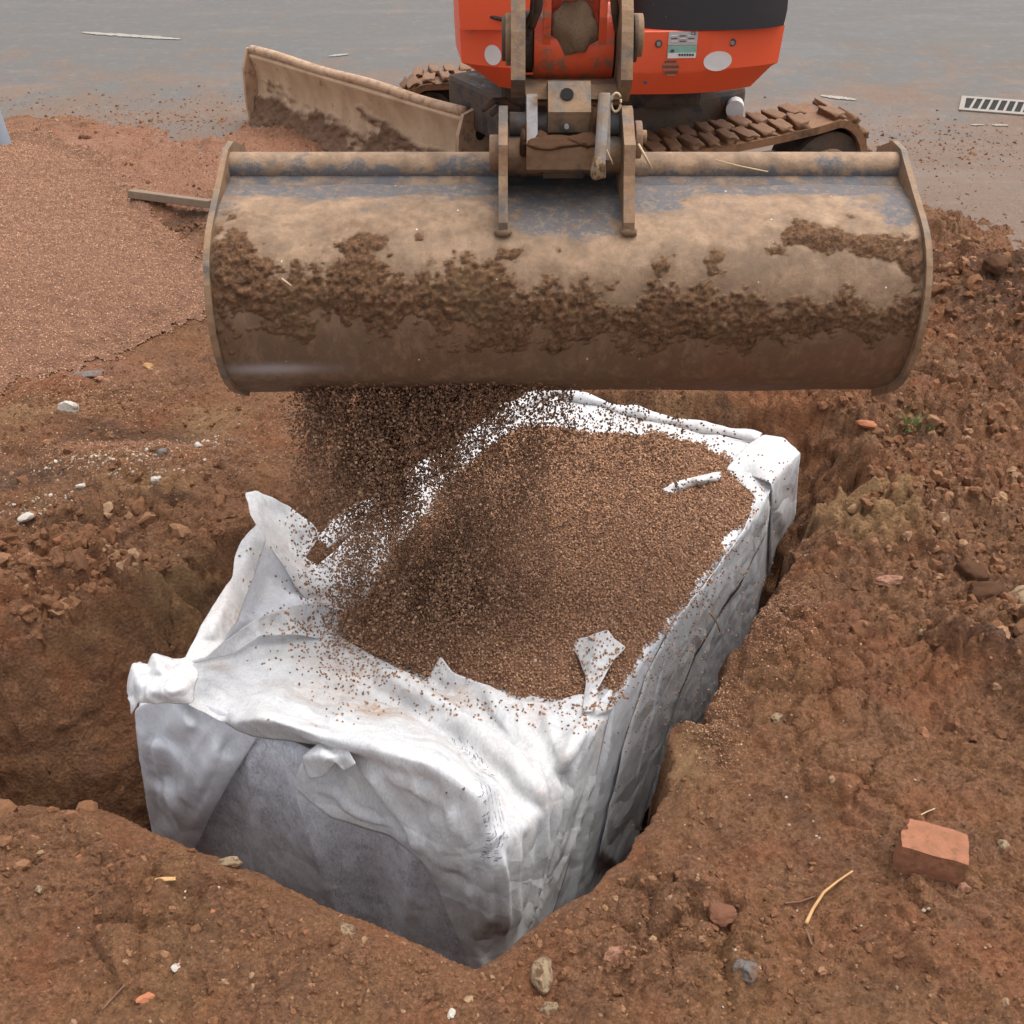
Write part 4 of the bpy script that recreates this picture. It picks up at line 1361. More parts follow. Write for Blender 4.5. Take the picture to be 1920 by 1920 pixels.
# ---------------------------------------------------------------- gravel on the crate
cover_px = [(985, 800), (1060, 805), (1140, 812), (1250, 815), (1325, 838), (1390, 872), (1375, 890), (1425, 925), (1405, 975), (1375, 1015), (1318, 1095), (1268, 1160), (1222, 1228),
            (1190, 1290), (1150, 1318), (1118, 1290), (1090, 1320), (1040, 1322), (975, 1318), (905, 1302), (835, 1285), (760, 1266), (690, 1235), (630, 1195), (615, 1160), (690, 1120),
            (705, 1075), (745, 1020), (805, 950), (850, 890), (915, 838)]
COVER = [PZ(a, b, ZT)[:2] for a, b in cover_px]
n = 60000
bb = np.array(COVER)
gx = rng.uniform(bb[:, 0].min() - .1, bb[:, 0].max() + .1, n)
gy = rng.uniform(bb[:, 1].min() - .1, bb[:, 1].max() + .1, n)
cd = -sdf(gx, gy, COVER) + 0.018 * fbm(gx, gy, 12, 3, 77) + 0.016 * fbm(gx, gy, 42, 3, 78, .8)
keep = (cd > 0)
gx, gy, cd = gx[keep], gy[keep], cd[keep]


def gheight(x, y, cd):
    m = 0.030 * sstep(0, 0.16, cd) + 0.006 * sstep(0, .02, cd)
    c = PZ(800, 1130, ZT)
    return m + 0.012 * fbm(x, y, 3.5, 3, 79) * sstep(0, .1, cd) + 0.02 * np.exp(-((x - c.x) / .2) ** 2 - ((y - c.y) / .2) ** 2) * sstep(0, .1, cd)


gzv = ZT + 0.004 + gheight(gx, gy, cd)
# bed beneath the grains
bu, bv = np.meshgrid(np.arange(bb[:, 0].min(), bb[:, 0].max(), .008), np.arange(bb[:, 1].min(), bb[:, 1].max(), .008))
bcd = -sdf(bu, bv, COVER) + 0.018 * fbm(bu, bv, 12, 3, 77)
bz = ZT + 0.001 + gheight(bu, bv, bcd)
bme = fast_mesh("bed", np.stack([bu, bv, np.where(bcd > 0.003, bz, ZT - 0.03)], -1).reshape(-1, 3), grid_quads(bu.shape[1], bu.shape[0]))
bmh = bmesh.new(); bmh.from_mesh(bme)
bmh.verts.ensure_lookup_table()
bf = bcd.ravel()
bmesh.ops.delete(bmh, geom=[v for v in bmh.verts if bf[v.index] < 0.006], context='VERTS')
bmh.to_mesh(bme); bmh.free()
bn = len(bme.vertices)
bco = np.empty(bn * 3, np.float32); bme.vertices.foreach_get("co", bco)
allp = np.concatenate([bco.reshape(-1, 3), np.stack([gx, gy, gzv], 1).astype(np.float32)])
# one mesh: bed faces plus loose grain points
nf = len(bme.polygons)
bq = np.array([p.vertices[:] for p in bme.polygons], np.int32)
allme = fast_mesh("gravel_layer", allp, bq)
scatter("gravel_layer", allp, np.full(len(allp), 0.0031), 'gravel', "layer of fine red brown gravel covering the wrapped crate", "gravel", basemesh=allme, bmat=M['gravelbase'])


def drop(x, y, z0=0.6):
    o = Vector((x, y, z0))
    best = -9
    for b in bvhs + [bvh_top]:
        h = b.ray_cast(o, Vector((0, 0, -1)))
        if h[0] is not None and h[0].z > best: best = h[0].z
    return best


# stray grains lying on the cloth
sp = []
for (cx, cy, sx_, sy_, n) in [(620, 1190, 60, 30, 260), (700, 1262, 70, 22, 160), (930, 1330, 120, 14, 120), (640, 1060, 45, 55, 260), (720, 960, 60, 50, 260), (1430, 880, 30, 30, 26), (1130, 1345, 60, 25, 110),
                              (1115, 1230, 30, 40, 130), (1350, 1110, 60, 70, 60), (660, 1330, 40, 16, 22), (1180, 1300, 40, 60, 180), (1240, 1240, 30, 60, 140), (560, 1200, 60, 40, 30), (560, 1010, 30, 45, 40), (1150, 790, 130, 14, 260), (860, 900, 90, 60, 300)]:
    for _ in range(n):
        a, b = rng.normal(cx, sx_), rng.normal(cy, sy_)
        h = cam_hit(a, b)
        if h:
            z = drop(h[0].x, h[0].y)
            if z > -0.5: sp.append((h[0].x, h[0].y, z + 0.0025))
for a, b in [(838, 1487), (475, 1150), (510, 1165), (507, 1222), (480, 1215), (464, 1240), (870, 1480)]:
    h = cam_hit(a, b)
    if h: sp.append((h[0].x, h[0].y, h[0].z + .002))
scatter("stray_grains", np.array(sp), np.full(len(sp), 0.0033), 'gravel', "single gravel grains strewn over the white cloth", "gravel")

# falling gravel: curtain pouring from the bucket lip
n = 150000
lipz = 0.60
xs0 = np.concatenate([rng.normal(-0.215, 0.130, int(n * .66)), rng.uniform(-0.42, 0.12, int(n * .20)), rng.uniform(0.0, 0.42, int(n * .14))])[:n]
n = len(xs0)
t = rng.uniform(0, 1, n)
fz = lipz - (lipz - ZT) * t ** 1.15
spread = 0.03 + 0.10 * t
yc = 2.02 - 0.02 * t
fy = yc + rng.normal(0, 1, n) * spread
fx = xs0 + rng.normal(0, 1, n) * 0.05 * t + 0.06 * t * (xs0 + .25)
clump = vn2(fx * 14, fz * 6, 5) + 0.6 * vn2(fx * 34, fz * 12, 6)
edgef = sstep(-0.50, -0.36, fx)
dens = np.where(fx > 0.08, 0.14 + 0.25 * (clump > 0.15), np.where(fx > -0.02, 0.7, 1.0)) * (0.25 + 0.75 * sstep(-0.45, 0.25, clump)) * edgef
dens = dens * (1 - 0.93 * np.exp(-((fx + .26 - 1.75 * (fz - .19) + .06 * vn2(fz * 9, fx * 6, 8)) / .135) ** 2) * sstep(.05, .10, fz) * sstep(.40, .30, fz) * sstep(.9, .25, clump))
ok = (rng.uniform(0, 1, n) < dens) & (fx > -0.46) & (fz > ZT + 0.03)
fp = np.stack([fx, fy, fz], 1)[ok]
scatter("falling_gravel", fp, 0.0020 + 0.0022 * rng.uniform(0, 1, len(fp)) ** 2, 'damp', "curtain of gravel grains falling from the bucket onto the crate", "gravel")  # grains use the gravel copy with shade in its colour
# thin spill past the right side
n = 700
fx = rng.normal(0.36, 0.10, n); t = rng.uniform(0, 1, n)
fp = np.stack([fx, 1.85 + rng.normal(0, .1, n) - .1 * t, 0.5 - 0.75 * t], 1)
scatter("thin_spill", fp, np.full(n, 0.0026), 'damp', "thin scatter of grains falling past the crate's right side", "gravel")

# ================================================================ EXCAVATOR
ex = empty("excavator", (0.45, 4.7, 0))
tag(ex, "orange mini excavator with wide muddy grading bucket lifted over the crate", "excavator")
exinv = Matrix.Translation((-0.45, -4.7, 0))


def part(o, parent=None):
    if parent is None:
        o.parent = ex
        o.matrix_parent_inverse = exinv
    else:
        o.parent = parent
        o.matrix_parent_inverse = Matrix.Identity(4) if parent is not ex else exinv
    return o


# --- bucket shell
BX0, BX1 = -0.541, 0.738
prof = [(345, 2.125), (380, 2.045), (420, 1.985), (470, 1.935), (530, 1.902), (600, 1.886), (655, 1.892), (700, 1.918), (718, 1.95), (727, 2.0), (733, 2.06)]
pr = []
for py, yy in prof:
    p = PY(960, py, yy)
    pr.append((p.y, p.z))
pr = np.array(pr)
tt = np.concatenate([[0], np.cumsum(np.hypot(*np.diff(pr, axis=0).T))])
TTOT = tt[-1]


def smooth_profile(s):
    # catmull-rom through the points
    out = []
    for v in s:
        i = min(max(np.searchsorted(tt, v) - 1, 0), len(tt) - 2)
        u = (v - tt[i]) / (tt[i + 1] - tt[i])
        P = [pr[max(i - 1, 0)], pr[i], pr[i + 1], pr[min(i + 2, len(pr) - 1)]]
        out.append(0.5 * ((2 * P[1]) + (-P[0] + P[2]) * u + (2 * P[0] - 5 * P[1] + 4 * P[2] - P[3]) * u ** 2 + (-P[0] + 3 * P[1] - 3 * P[2] + P[3]) * u ** 3))
    return np.array(out)


ns, nx = 210, 420
sv = np.linspace(0, TTOT, ns)
sp2 = smooth_profile(sv)
dd = np.gradient(sp2, axis=0)
nrm = np.stack([-dd[:, 1], dd[:, 0]], 1)
nrm /= np.linalg.norm(nrm, axis=1)[:, None]
if nrm[ns // 2, 0] > 0: nrm = -nrm       # outward = toward the camera side (-y)
bxs = np.linspace(BX0 + 0.006, BX1 - 0.006, nx)
XX, SS = np.meshgrid(bxs, sv)
PYm, PZm = np.broadcast_to(sp2[:, 0][:, None], XX.shape), np.broadcast_to(sp2[:, 1][:, None], XX.shape)
# photograph-style coordinates of the shell, to place clumps where they sit on it
dep = PYm * CP + (CAMH - PZm) * SP
upv = -((CAMH - PZm) * CP - PYm * SP)
ppx, ppy = 960 + XX / dep * FPX, 960 - upv / dep * FPX
q = lambda cx, cy, rx, ry: np.exp(-((ppx - cx) / rx) ** 2 - ((ppy - cy) / ry) ** 2)
nz = fbm(XX, SS, 9, 5, 201, 0.6)
nz2 = fbm(XX, SS, 30, 4, 205, 0.6)
band_c = 560 + 12 * np.sin(XX * 5) + np.interp(XX, [-.54, -.3, 0, .3, .74], [-15, 0, 12, 28, 30])
band_w = np.interp(XX, [-.54, -.3, 0, .35, .74], [100, 82, 78, 60, 48])
bandm = 1 - np.abs(ppy - band_c) / band_w
clumps = 1.3 * q(440, 480, 50, 45) + 1.1 * q(690, 455, 40, 26) + 0.9 * q(785, 447, 14, 11) + 1.0 * q(850, 520, 22, 30) + 1.3 * q(1510, 440, 42, 26) + 1.0 * q(1565, 450, 35, 22) + 1.2 * q(1645, 462, 40, 24) + 1.4 * q(1715, 490, 26, 50) \
    + 1.0 * q(1340, 482, 22, 28) + .9 * q(1240, 495, 26, 24) + 0.8 * q(960, 475, 40, 14) + 0.7 * q(1440, 470, 26, 14) + 0.8 * q(1050, 470, 12, 10) + .8 * q(930, 640, 90, 26) + .7 * q(1200, 620, 160, 20) + 0.7 * q(1600, 405, 16, 8)
mraw = np.maximum(bandm * 1.0, -0.6) + 0.55 * nz + 0.30 * nz2 - 0.24 + 0.22 * fbm(XX, SS, 80, 2, 216)
mraw = np.maximum(mraw, clumps * 0.95 - 0.42 + 0.35 * nz2 + 0.15 * nz)
mud = sstep(0.0, 0.26, mraw)
mud *= sstep(BX0, BX0 + .02, XX) * (1 - sstep(BX1 - .02, BX1, XX))
thickm = mud * (0.0003 + 0.0080 * np.clip(mraw, 0, 1.0) * (0.45 + 0.75 * np.abs(fbm(XX, SS, 30, 4, 210, 0.7))) + 0.0030 * fbm(XX, SS, 75, 3, 215, .8))
edge_dent = 0.004 * fbm(XX, SS * .3, 3, 2, 220)
DD = thickm + edge_dent
P3 = np.stack([XX, PYm + nrm[:, 0][:, None] * DD, PZm + nrm[:, 1][:, None] * DD], -1)
bme = fast_mesh("bucket", P3.reshape(-1, 3), grid_quads(nx, ns)[:, ::-1])
fattr(bme, "mud", mud)
fattr(bme, "smear", np.clip(0.62 + mraw * 0.9, 0, 1) * 0.9 + .4 * q(760, 420, 420, 22) * 0.6)
fattr(bme, "low", sstep(480, 640, ppy + 40 * nz))
paint = np.clip((1 - sstep(350, 372, ppy)) * 0.75 + q(1060, 400, 110, 45) * 1.0 + q(1690, 390, 30, 40) * .8 + q(420, 400, 40, 40) * .3 + q(1230, 375, 60, 20) * .5 + q(650, 360, 120, 15) * .35 + 0.16 + .25 * (1 - sstep(350, 430, ppy)), 0, 1)
fattr(bme, "paint", paint)
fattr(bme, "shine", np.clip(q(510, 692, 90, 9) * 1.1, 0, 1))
bucket = part(link("bucket", bme, M['bucket']))
md = bucket.modifiers.new("plate", 'SOLIDIFY'); md.thickness = 0.010; md.offset = -1

# side plates follow the shell and close toward the machine
outp = sp2 + nrm * 0.011
side = [tuple(p) for p in outp[36::10]]
side += [(2.10, 0.545), (2.30, 0.66), (2.36, 0.80), (2.30, 0.93), (2.215, 0.968), (2.160, 0.970), (2.125, 0.955)]
for x0, x1 in ((BX0 - 0.003, BX0 + 0.008), (BX1 - 0.008, BX1 + 0.003)):
    part(prism("side_plate", side, x0, x1, M['mudmetal'], bevel=0.0025), bucket)
# inner back of the opening, lip and torque tube
tc = PY(960, 313, 2.172)
tub = part(cyl("torque_tube", (BX0 + .008, tc.y, tc.z), (BX1 - .008, tc.y, tc.z), 0.0275, M['bucket'], bevel=0), bucket)
tmv = tub.data
# finer tube with masks for the paint
na_, nl = 40, 260
A_, L_ = np.meshgrid(np.linspace(0, 2 * math.pi, na_), np.linspace(BX0 + .008, BX1 - .008, nl))
tP = np.stack([L_, tc.y + .0275 * np.cos(A_), tc.z + .0275 * np.sin(A_)], -1)
tub.data = fast_mesh("torque_tube", tP.reshape(-1, 3), grid_quads(na_, nl))
tub.data.materials.append(M['bucket'])
tub.data.polygons.foreach_set("use_smooth", np.ones(len(tub.data.polygons), bool))
face = np.sin(A_)            # up-facing part is dusted with clay
nn = fbm(L_, A_ * .03, 10, 4, 230, .6)
fattr(tub.data, "mud", 0 * A_)
fattr(tub.data, "smear", 0 * A_)
fattr(tub.data, "low", np.clip(0.3 - face * .3, 0, 1) * 0.3)
fattr(tub.data, "paint", np.clip(0.62 - 0.45 * face + 0.45 * nn, 0, 1))
fattr(tub.data, "shine", 0 * A_)
# flange under the tube
part(prism("flange", [(2.118, .905), (2.150, .905), (2.165, .925), (2.150, .925), (2.118, .914)], BX0 + .009, BX1 - .009, M['bluemetal'], bevel=0.001), bucket)
cut = [(2.02, 0.5645), (2.02, 0.552), (2.13, 0.538), (2.13, 0.546), (2.06, .560)]
part(prism("cutting_edge", cut, BX0 + .009, BX1 - .009, M['darkmetal'], bevel=0.001), bucket)


def Yp(px, py, y):
    return PY(px, py, y)


def ear(xa, xb, pts, name="ear_plate", mat=None, par=None, bevel=0.003):
    """plate seen edge-on; pts = (py, forward distance) outline"""
    P = [(y, PY(960, py, y).z) for py, y in pts]
    return part(prism(name, P, xa, xb, mat or M['mudmetal'], bevel=bevel), par or bucket)


xa = lambda px, y, py=300: PY(px, py, y).x
# two long ears welded to the shell
for pxl, pxr, top in ((935, 952, 200), (1168, 1189, 202)):
    y0 = 2.03
    ear(xa(pxl, y0), xa(pxr, y0), [(432, 1.955), (418, 1.955), (330, 2.0), (272, 2.015), (255, 2.04), (205, 2.10), (198, 2.12), (198, 2.16), (260, 2.24), (330, 2.24), (350, 2.14), (385, 2.06)])
for cx in (944, 1178):
    box_c = PY(cx, 434, 1.963)
    o = link("weld_lump", rock_mesh("weld_lump", cx, 2, .3), M['mudmetal'])
    o.location = box_c; o.scale = (.017, .012, .010)
    part(o, bucket)

# pins and bosses
def hcyl(name, px0, px1, py, y, rpx, mat, par, seg=32, bev=0.002):
    a, b = PY(px0, py, y), PY(px1, py, y)
    D = a.y * CP + (CAMH - a.z) * SP
    return part(cyl(name, (a.x, y, a.z), (b.x, y, a.z), rpx / FPX * D, mat, seg=seg, bevel=bev), par)


hcyl("lower_pin_boss", 952, 1170, 292, 2.10, 33, M['mudmetal'], bucket)
hcyl("upper_pin_boss", 955, 1172, 233, 2.16, 22, M['greymetal'], bucket)
hcyl("pin_cap", 918, 936, 288, 2.10, 34, M['mudmetal'], bucket, 24)
hcyl("pin_cap", 926, 940, 290, 2.10, 26, M['mudmetal'], bucket, 24)
hcyl("pin_cap", 1189, 1202, 262, 2.12, 34, M['mudmetal'], bucket, 24)
hcyl("pin_stub", 1195, 1212, 256, 2.14, 12, M['mudmetal'], bucket, 16)

# --- quick hitch (between the ears)
hitch = part(ear(xa(987, 2.04), xa(1117, 2.04), [(274, 2.03), (277, 2.028), (318, 2.035), (322, 2.05), (322, 2.12), (272, 2.12)], "quick_hitch", M['mudmetal'], ex))
ear(xa(1019, 2.05), xa(1096, 2.05), [(322, 2.06), (334, 2.065), (335, 2.11), (322, 2.11)], "hitch_foot", M['darkmetal'], hitch)
# two upright tines of the hitch
ear(xa(987, 2.06), xa(1007, 2.06), [(276, 2.03), (182, 2.09), (176, 2.12), (178, 2.18), (250, 2.2), (300, 2.16), (318, 2.08)], "hitch_cheek", M['greymetal'], hitch)
ear(xa(1124, 2.05), xa(1141, 2.05), [(300, 2.02), (182, 2.07), (174, 2.09), (174, 2.15), (250, 2.19), (300, 2.14)], "hitch_cheek", M['greymetal'], hitch)
# mud squashed in the hitch
for i, (px, py, y, sx1, sy1, sz1) in enumerate([(1035, 268, 2.045, .05, .03, .012), (1095, 266, 2.045, .035, .03, .013), (1112, 240, 2.10, .018, .04, .05), (985, 262, 2.07, .012, .03, .03), (1010, 262, 2.06, .02, .02, .016)]):
    o = link("packed_mud", rock_mesh("packed_mud", 40 + i, 3, .35), M['bigclod'])
    o.location = PY(px, py, y); o.scale = (sx1, sy1, sz1)
    part(o, hitch)
# hanging locking bar with white crusted tip
a, b = PY(1133, 176, 2.05), PY(1123, 330, 1.985)
bar = part(cyl("locking_bar", a, b, .0105, M['greymetal'], seg=10), hitch)
o = link("crusted_tip", rock_mesh("crusted_tip", 77, 3, .35), M['stone_pale'])
o.location = PY(1122, 318, 1.982); o.scale = (.013, .012, .022)
part(o, hitch)

# --- drilled block of the tipping link
blk = part(ear(xa(1026, 2.09), xa(1104, 2.09), [(151, 2.15), (153, 2.12), (210, 2.075), (248, 2.085), (252, 2.10), (252, 2.18), (160, 2.2)], "link_block", M['mudmetal'], ex))
pc = PY(1063, 178, 2.098)
nrm_b = (PY(1063, 153, 2.12) - PY(1063, 210, 2.075)).normalized()
nb_ = Vector((0, -nrm_b.z, nrm_b.y))
if nb_.y > 0: nb_ = -nb_
c0 = PY(1063, 178, 2.1003)
part(cyl("bolt_hole", c0 + nb_ * 0.0035, c0 - nb_ * 0.004, .0118, M['hole'], seg=24, bevel=0), blk)
g0 = PY(1062, 236, 2.080)
part(cyl("grease_nipple", g0, g0 + Vector((0, -0.012, 0.002)), .0045, M['greymetal'], seg=10, bevel=0), blk)

# --- side links going up to the arm
links_ = []
for pts, x0p, x1p in (([(60, 2.14), (20, 2.16), (-30, 2.2), (-30, 2.3), (150, 2.34), (182, 2.28), (183, 2.16), (150, 2.11)], 958, 985),
                      ([(60, 2.14), (20, 2.16), (-30, 2.2), (-30, 2.3), (150, 2.34), (188, 2.28), (190, 2.16), (150, 2.11)], 1164, 1186)):
    l = part(ear(xa(x0p, 2.14, 100), xa(x1p, 2.14, 100), pts, "side_link", M['mudmetal'], ex))
    links_.append(l)
hcyl("pin_boss", 941, 958, 72, 2.22, 40, M['darkmetal'], links_[0], 24)
hcyl("pin_washer", 948, 960, 74, 2.21, 46, M['mudmetal'], links_[0], 24)
hcyl("pin_boss", 1186, 1204, 66, 2.22, 38, M['mudmetal'], links_[1], 24)
hcyl("pin_washer", 1186, 1194, 72, 2.21, 42, M['darkmetal'], links_[1], 24)
hcyl("cross_pin", 985, 1165, 175, 2.24, 20, M['mudmetal'], links_[0])
# sloping web between the links
part(prism("link_web", [(2.30, PY(960, 140, 2.30).z), (2.20, PY(960, 158, 2.20).z), (2.14, PY(960, 186, 2.14).z), (2.16, PY(960, 190, 2.16).z), (2.32, PY(960, 152, 2.32).z)], xa(985, 2.2, 150), xa(1164, 2.2, 150), M['mudmetal'], bevel=.002), links_[0])
# rope ring / spring clip
rc = PY(1155, 192, 2.07)
ring = [rc + Vector((.0085 * math.cos(t_), 0, .016 * math.sin(t_))) for t_ in np.linspace(0.6, 6.6, 22)]
part(tube("clip_ring", ring, .0022, M['straw'], seg=8), hitch)

# --- arm end
arm_c = PY(1072, 78, 2.30)
arm = part(cyl("dipper_arm", (xa(1000, 2.3, 78), 2.30, arm_c.z), (xa(1147, 2.3, 78), 2.30, arm_c.z), .069, M['orange_muddy'], seg=48))
for (x0p, x1p) in ((1018, 1032), (1121, 1135)):
    P = [(2.235, arm_c.z + .0), (2.215, arm_c.z + .06), (2.22, arm_c.z + .75), (2.42, arm_c.z + .78), (2.40, arm_c.z + .02)]
    part(prism("arm_cheek", P, xa(x0p, 2.25, 60), xa(x1p, 2.25, 60), M['orange_muddy'], bevel=.003), arm)
P = [(2.262, arm_c.z + .03), (2.26, arm_c.z + .75), (2.40, arm_c.z + .77), (2.38, arm_c.z + .02)]
part(prism("arm_front_plate", P, xa(1032, 2.25, 60), xa(1121, 2.25, 60), M['orange_muddy'], bevel=.002), arm)
for cx, w_ in ((990, .012), (1158, .012)):
    part(cyl("bush", (xa(cx - 9, 2.3, 78), 2.30, arm_c.z), (xa(cx + 9, 2.3, 78), 2.30, arm_c.z), .055, M['darkmetal'], seg=32), arm)
ml = link("mud_lump", rock_mesh("mud_lump", 88, 3, .35), M['mudmetal'])
ml.location = PY(1078, 52, 2.235); ml.scale = (.045, .02, .05)
part(ml, arm)
rod = part(cyl("bucket_cylinder", (xa(1075, 2.2, 0), 2.21, arm_c.z + .10), (xa(1075, 2.2, 0), 2.20, arm_c.z + .72), .022, M['greymetal'], seg=24))
# arm upper part and boom back to the machine (above the frame)
ux0, ux1 = xa(1018, 2.25, 60), xa(1135, 2.25, 60)
part(prism("boom", [(2.22, 1.75), (2.5, 1.82), (3.4, 2.35), (4.2, 1.9), (4.45, 1.0), (4.25, 1.0), (4.0, 1.75), (3.35, 2.12), (2.6, 1.6), (2.3, 1.55)], ux0, ux1, M['orange'], bevel=.01))

for h_pts in ([(1004, -20, 2.20), (1000, 25, 2.22), (984, 62, 2.25), (990, 95, 2.29)], [(1150, -20, 2.20), (1153, 20, 2.215), (1158, 50, 2.24), (1152, 90, 2.28)], [(1012, -20, 2.19), (1010, 15, 2.21), (996, 50, 2.235)]):
    q_ = [PY(*p) for p in h_pts]
    qq = []
    for i in range(len(q_) - 1):
        for k in range(5): qq.append(q_[i].lerp(q_[i + 1], k / 5))
    part(tube("hose", qq + [q_[-1]], .0075, M['darkmetal'], seg=10), arm)

# --- body of the machine
def body_ring(xl, xr, yf, z, bow, n=40):
    """plan outline, front bowed, corners rounded"""
    out = []
    yb = 5.25
    for i in range(n + 1):
        u = i / n
        x = xl + (xr - xl) * u
        e = abs(2 * u - 1)
        out.append((x, yf + bow * e ** 3.0 + 0.0, z))
    out.append((xr + 0.03, yf + bow + .25, z))
    out.append((xr + 0.02, yb - .25, z)); out.append((xr - .2, yb, z)); out.append((xl + .2, yb, z)); out.append((xl - .02, yb - .25, z))
    out.append((xl - .03, yf + bow + .25, z))
    return out


def loft(name, rings, mat, parent=None, cap=True):
    bm = bmesh.new()
    R_ = [[bm.verts.new(p) for p in r] for r in rings]
    n = len(R_[0])
    for a, b in zip(R_[:-1], R_[1:]):
        for i in range(n):
            bm.faces.new((a[i], a[(i + 1) % n], b[(i + 1) % n], b[i]))
    if cap:
        bm.faces.new(R_[0][::-1]); bm.faces.new(R_[-1])
    o = bm_obj(name, bm, mat, parent)
    me = o.data
    me.polygons.foreach_set("use_smooth", np.ones(len(me.polygons), bool))
    me.update()
    try: me.set_sharp_from_angle(angle=R(28))
    except Exception: pass
    return o


YB = 4.0
zz = lambda py: PY(960, py, YB).z
xl, xr = PY(862, 90, YB + .1).x, PY(1463, 90, YB + .1).x
XM = PY(1184, 90, YB).x
z_bot, z_ch, z_seam, z_top = zz(186), zz(140), zz(58), 1.22
body = part(loft("body", [body_ring(xl + .13, xr - .075, YB + .06, z_bot, .10), body_ring(xl + .03, xr - .02, YB + .005, z_ch, .11), body_ring(xl + .005, xr, YB, z_ch + .012, .11), body_ring(xl, xr + .008, YB, z_seam - .004, .11),
                          body_ring(xl + .003, xr + .006, YB + .004, z_seam, .11)], M['orange']))
# upper covers: orange on the left with a recessed seam, black engine cover on the right
s1 = zz(28)
part(loft("upper_panel", [[(x_, y_ + .012, z_) for x_, y_, z_ in body_ring(xl + .008, XM - .03, YB, z_seam + .001, .0)], body_ring(xl + .004, XM - .03, YB + .006, s1, .0), body_ring(xl + .004, XM - .03, YB + .01, z_top, .0)], M['orange']), body)
part(loft("engine_cover", [body_ring(XM - .01, xr - .004, YB + .002, z_seam + .002, .07), body_ring(XM - .01, xr + .002, YB + .006, z_seam + .05, .07), body_ring(XM - .01, xr - .01, YB + .05, z_top, .07)], M['black']), body)
# seam strip on the left corner
sw = []
for u in np.linspace(0, 1, 12):
    px = 866 + 90 * u
    sw.append(PY(px, 14 + 26 * u ** 0.8, YB + .095 * (1 - u) ** 2 - .004))
part(tube("seam_strip", sw, .006, M['black'], seg=6), body)


def face_y(x):
    u = (x - xl) / (xr - xl)
    return YB + .11 * abs(2 * u - 1) ** 3


def decal(name, px0, py0, px1, py1, mat, lift=.003, ell=False, n=28):
    c0, c1 = PY((px0 + px1) / 2, (py0 + py1) / 2, YB), None
    cy = face_y(c0.x)
    a, b = PY(px0, py0, cy), PY(px1, py1, cy)
    vs = []
    if ell:
        cx_, cz_ = (a.x + b.x) / 2, (a.z + b.z) / 2
        for k in range(n):
            t_ = 2 * math.pi * k / n
            x_ = cx_ + (b.x - a.x) / 2 * math.cos(t_)
            vs.append((x_, face_y(x_) - lift, cz_ + (a.z - b.z) / 2 * math.sin(t_)))
    else:
        for x_, z_ in ((a.x, b.z), (b.x, b.z), (b.x, a.z), (a.x, a.z)):
            vs.append((x_, face_y(x_) - lift, z_))
    bm = bmesh.new()
    f = bm.faces.new([bm.verts.new(v) for v in vs])
    r_ = bmesh.ops.extrude_face_region(bm, geom=[f])
    for v in [g for g in r_['geom'] if isinstance(g, bmesh.types.BMVert)]: v.co.y += lift * 0.9
    return part(bm_obj(name, bm, mat), body)


decal("oval_cover", 908, 84, 940, 122, M['white'], ell=True)
decal("oval_cover", 1320, 96, 1371, 133, M['white'], ell=True)
M['plate_grey'] = flat_mat("silver_plate", (0.42, 0.40, 0.385), 0.45, vary=.12)
M['green'] = flat_mat("green_sticker", (0.20, 0.36, 0.30), 0.5, vary=.3)
M['ink'] = flat_mat("dark_ink", (0.06, 0.06, 0.065), 0.6, vary=.05)
pl = decal("rating_plate", 1254, 59, 1307, 84, M['plate_grey'])
gs = decal("green_sticker", 1252, 85, 1305, 108, M['green'])
decal("sticker_strip", 1252, 99, 1304, 108.5, M['white'], .0045)
for i in range(9):
    decal("print_line", 1258 + (i % 3) * 16, 66 + (i // 3) * 5, 1270 + (i % 3) * 16, 67.6 + (i // 3) * 5, M['ink'] if i % 2 else M['white'], .0042)
for i in range(6):
    decal("sticker_symbol", 1272 + i * 5, 100, 1275.4 + i * 5, 104, M['ink'], .0060)
decal("sticker_figure", 1257, 92, 1264, 98, M['ink'], .0045, ell=True)
# CE mark lettering
tcu = bpy.data.curves.new("ce_mark", 'FONT')
tcu.body = "CE"
tcu.size = .016
tcu.extrude = .0004
tmp = bpy.data.objects.new("ce_mark_text", tcu)
cme = bpy.data.meshes.new_from_object(tmp)
bpy.data.objects.remove(tmp)
tob = link("ce_mark", cme, None, smooth=False)
cme.materials.clear()
cme.materials.append(M['ink'])
pp = PY(1295, 66, YB)
tob.location = (pp.x, face_y(pp.x) - .0045, pp.z)
tob.rotation_euler = (R(90), 0, 0)
part(tob, body)
# louvre vent of short bars
for i, (w0, w1) in enumerate(((1246, 1268), (1243, 1272), (1242, 1273), (1243, 1272), (1246, 1270), (1250, 1267))):
    decal("vent_slot", w0, 114 + i * 5, w1, 116.6 + i * 5, M['ink'] if i % 2 == 0 else M['mudmetal'], .0035)
for px, py in ((1235, 82), (1376, 84)):
    p = PY(px, py, YB)
    yq = face_y(p.x)
    part(cyl("bolt_recess", (p.x, yq + .004, p.z), (p.x, yq - .003, p.z), .0125, M['ink'], seg=20, bevel=0), body)
    part(cyl("bolt", (p.x, yq + .002, p.z), (p.x, yq - .008, p.z), .0075, M['greymetal'], seg=6, bevel=0), body)
decal("drain_plug", 1206, 151, 1213, 158, M['ink'], .003, ell=True)
decal("logo_recess", 874, 57, 891, 64, M['orange_muddy'], .003, ell=True)

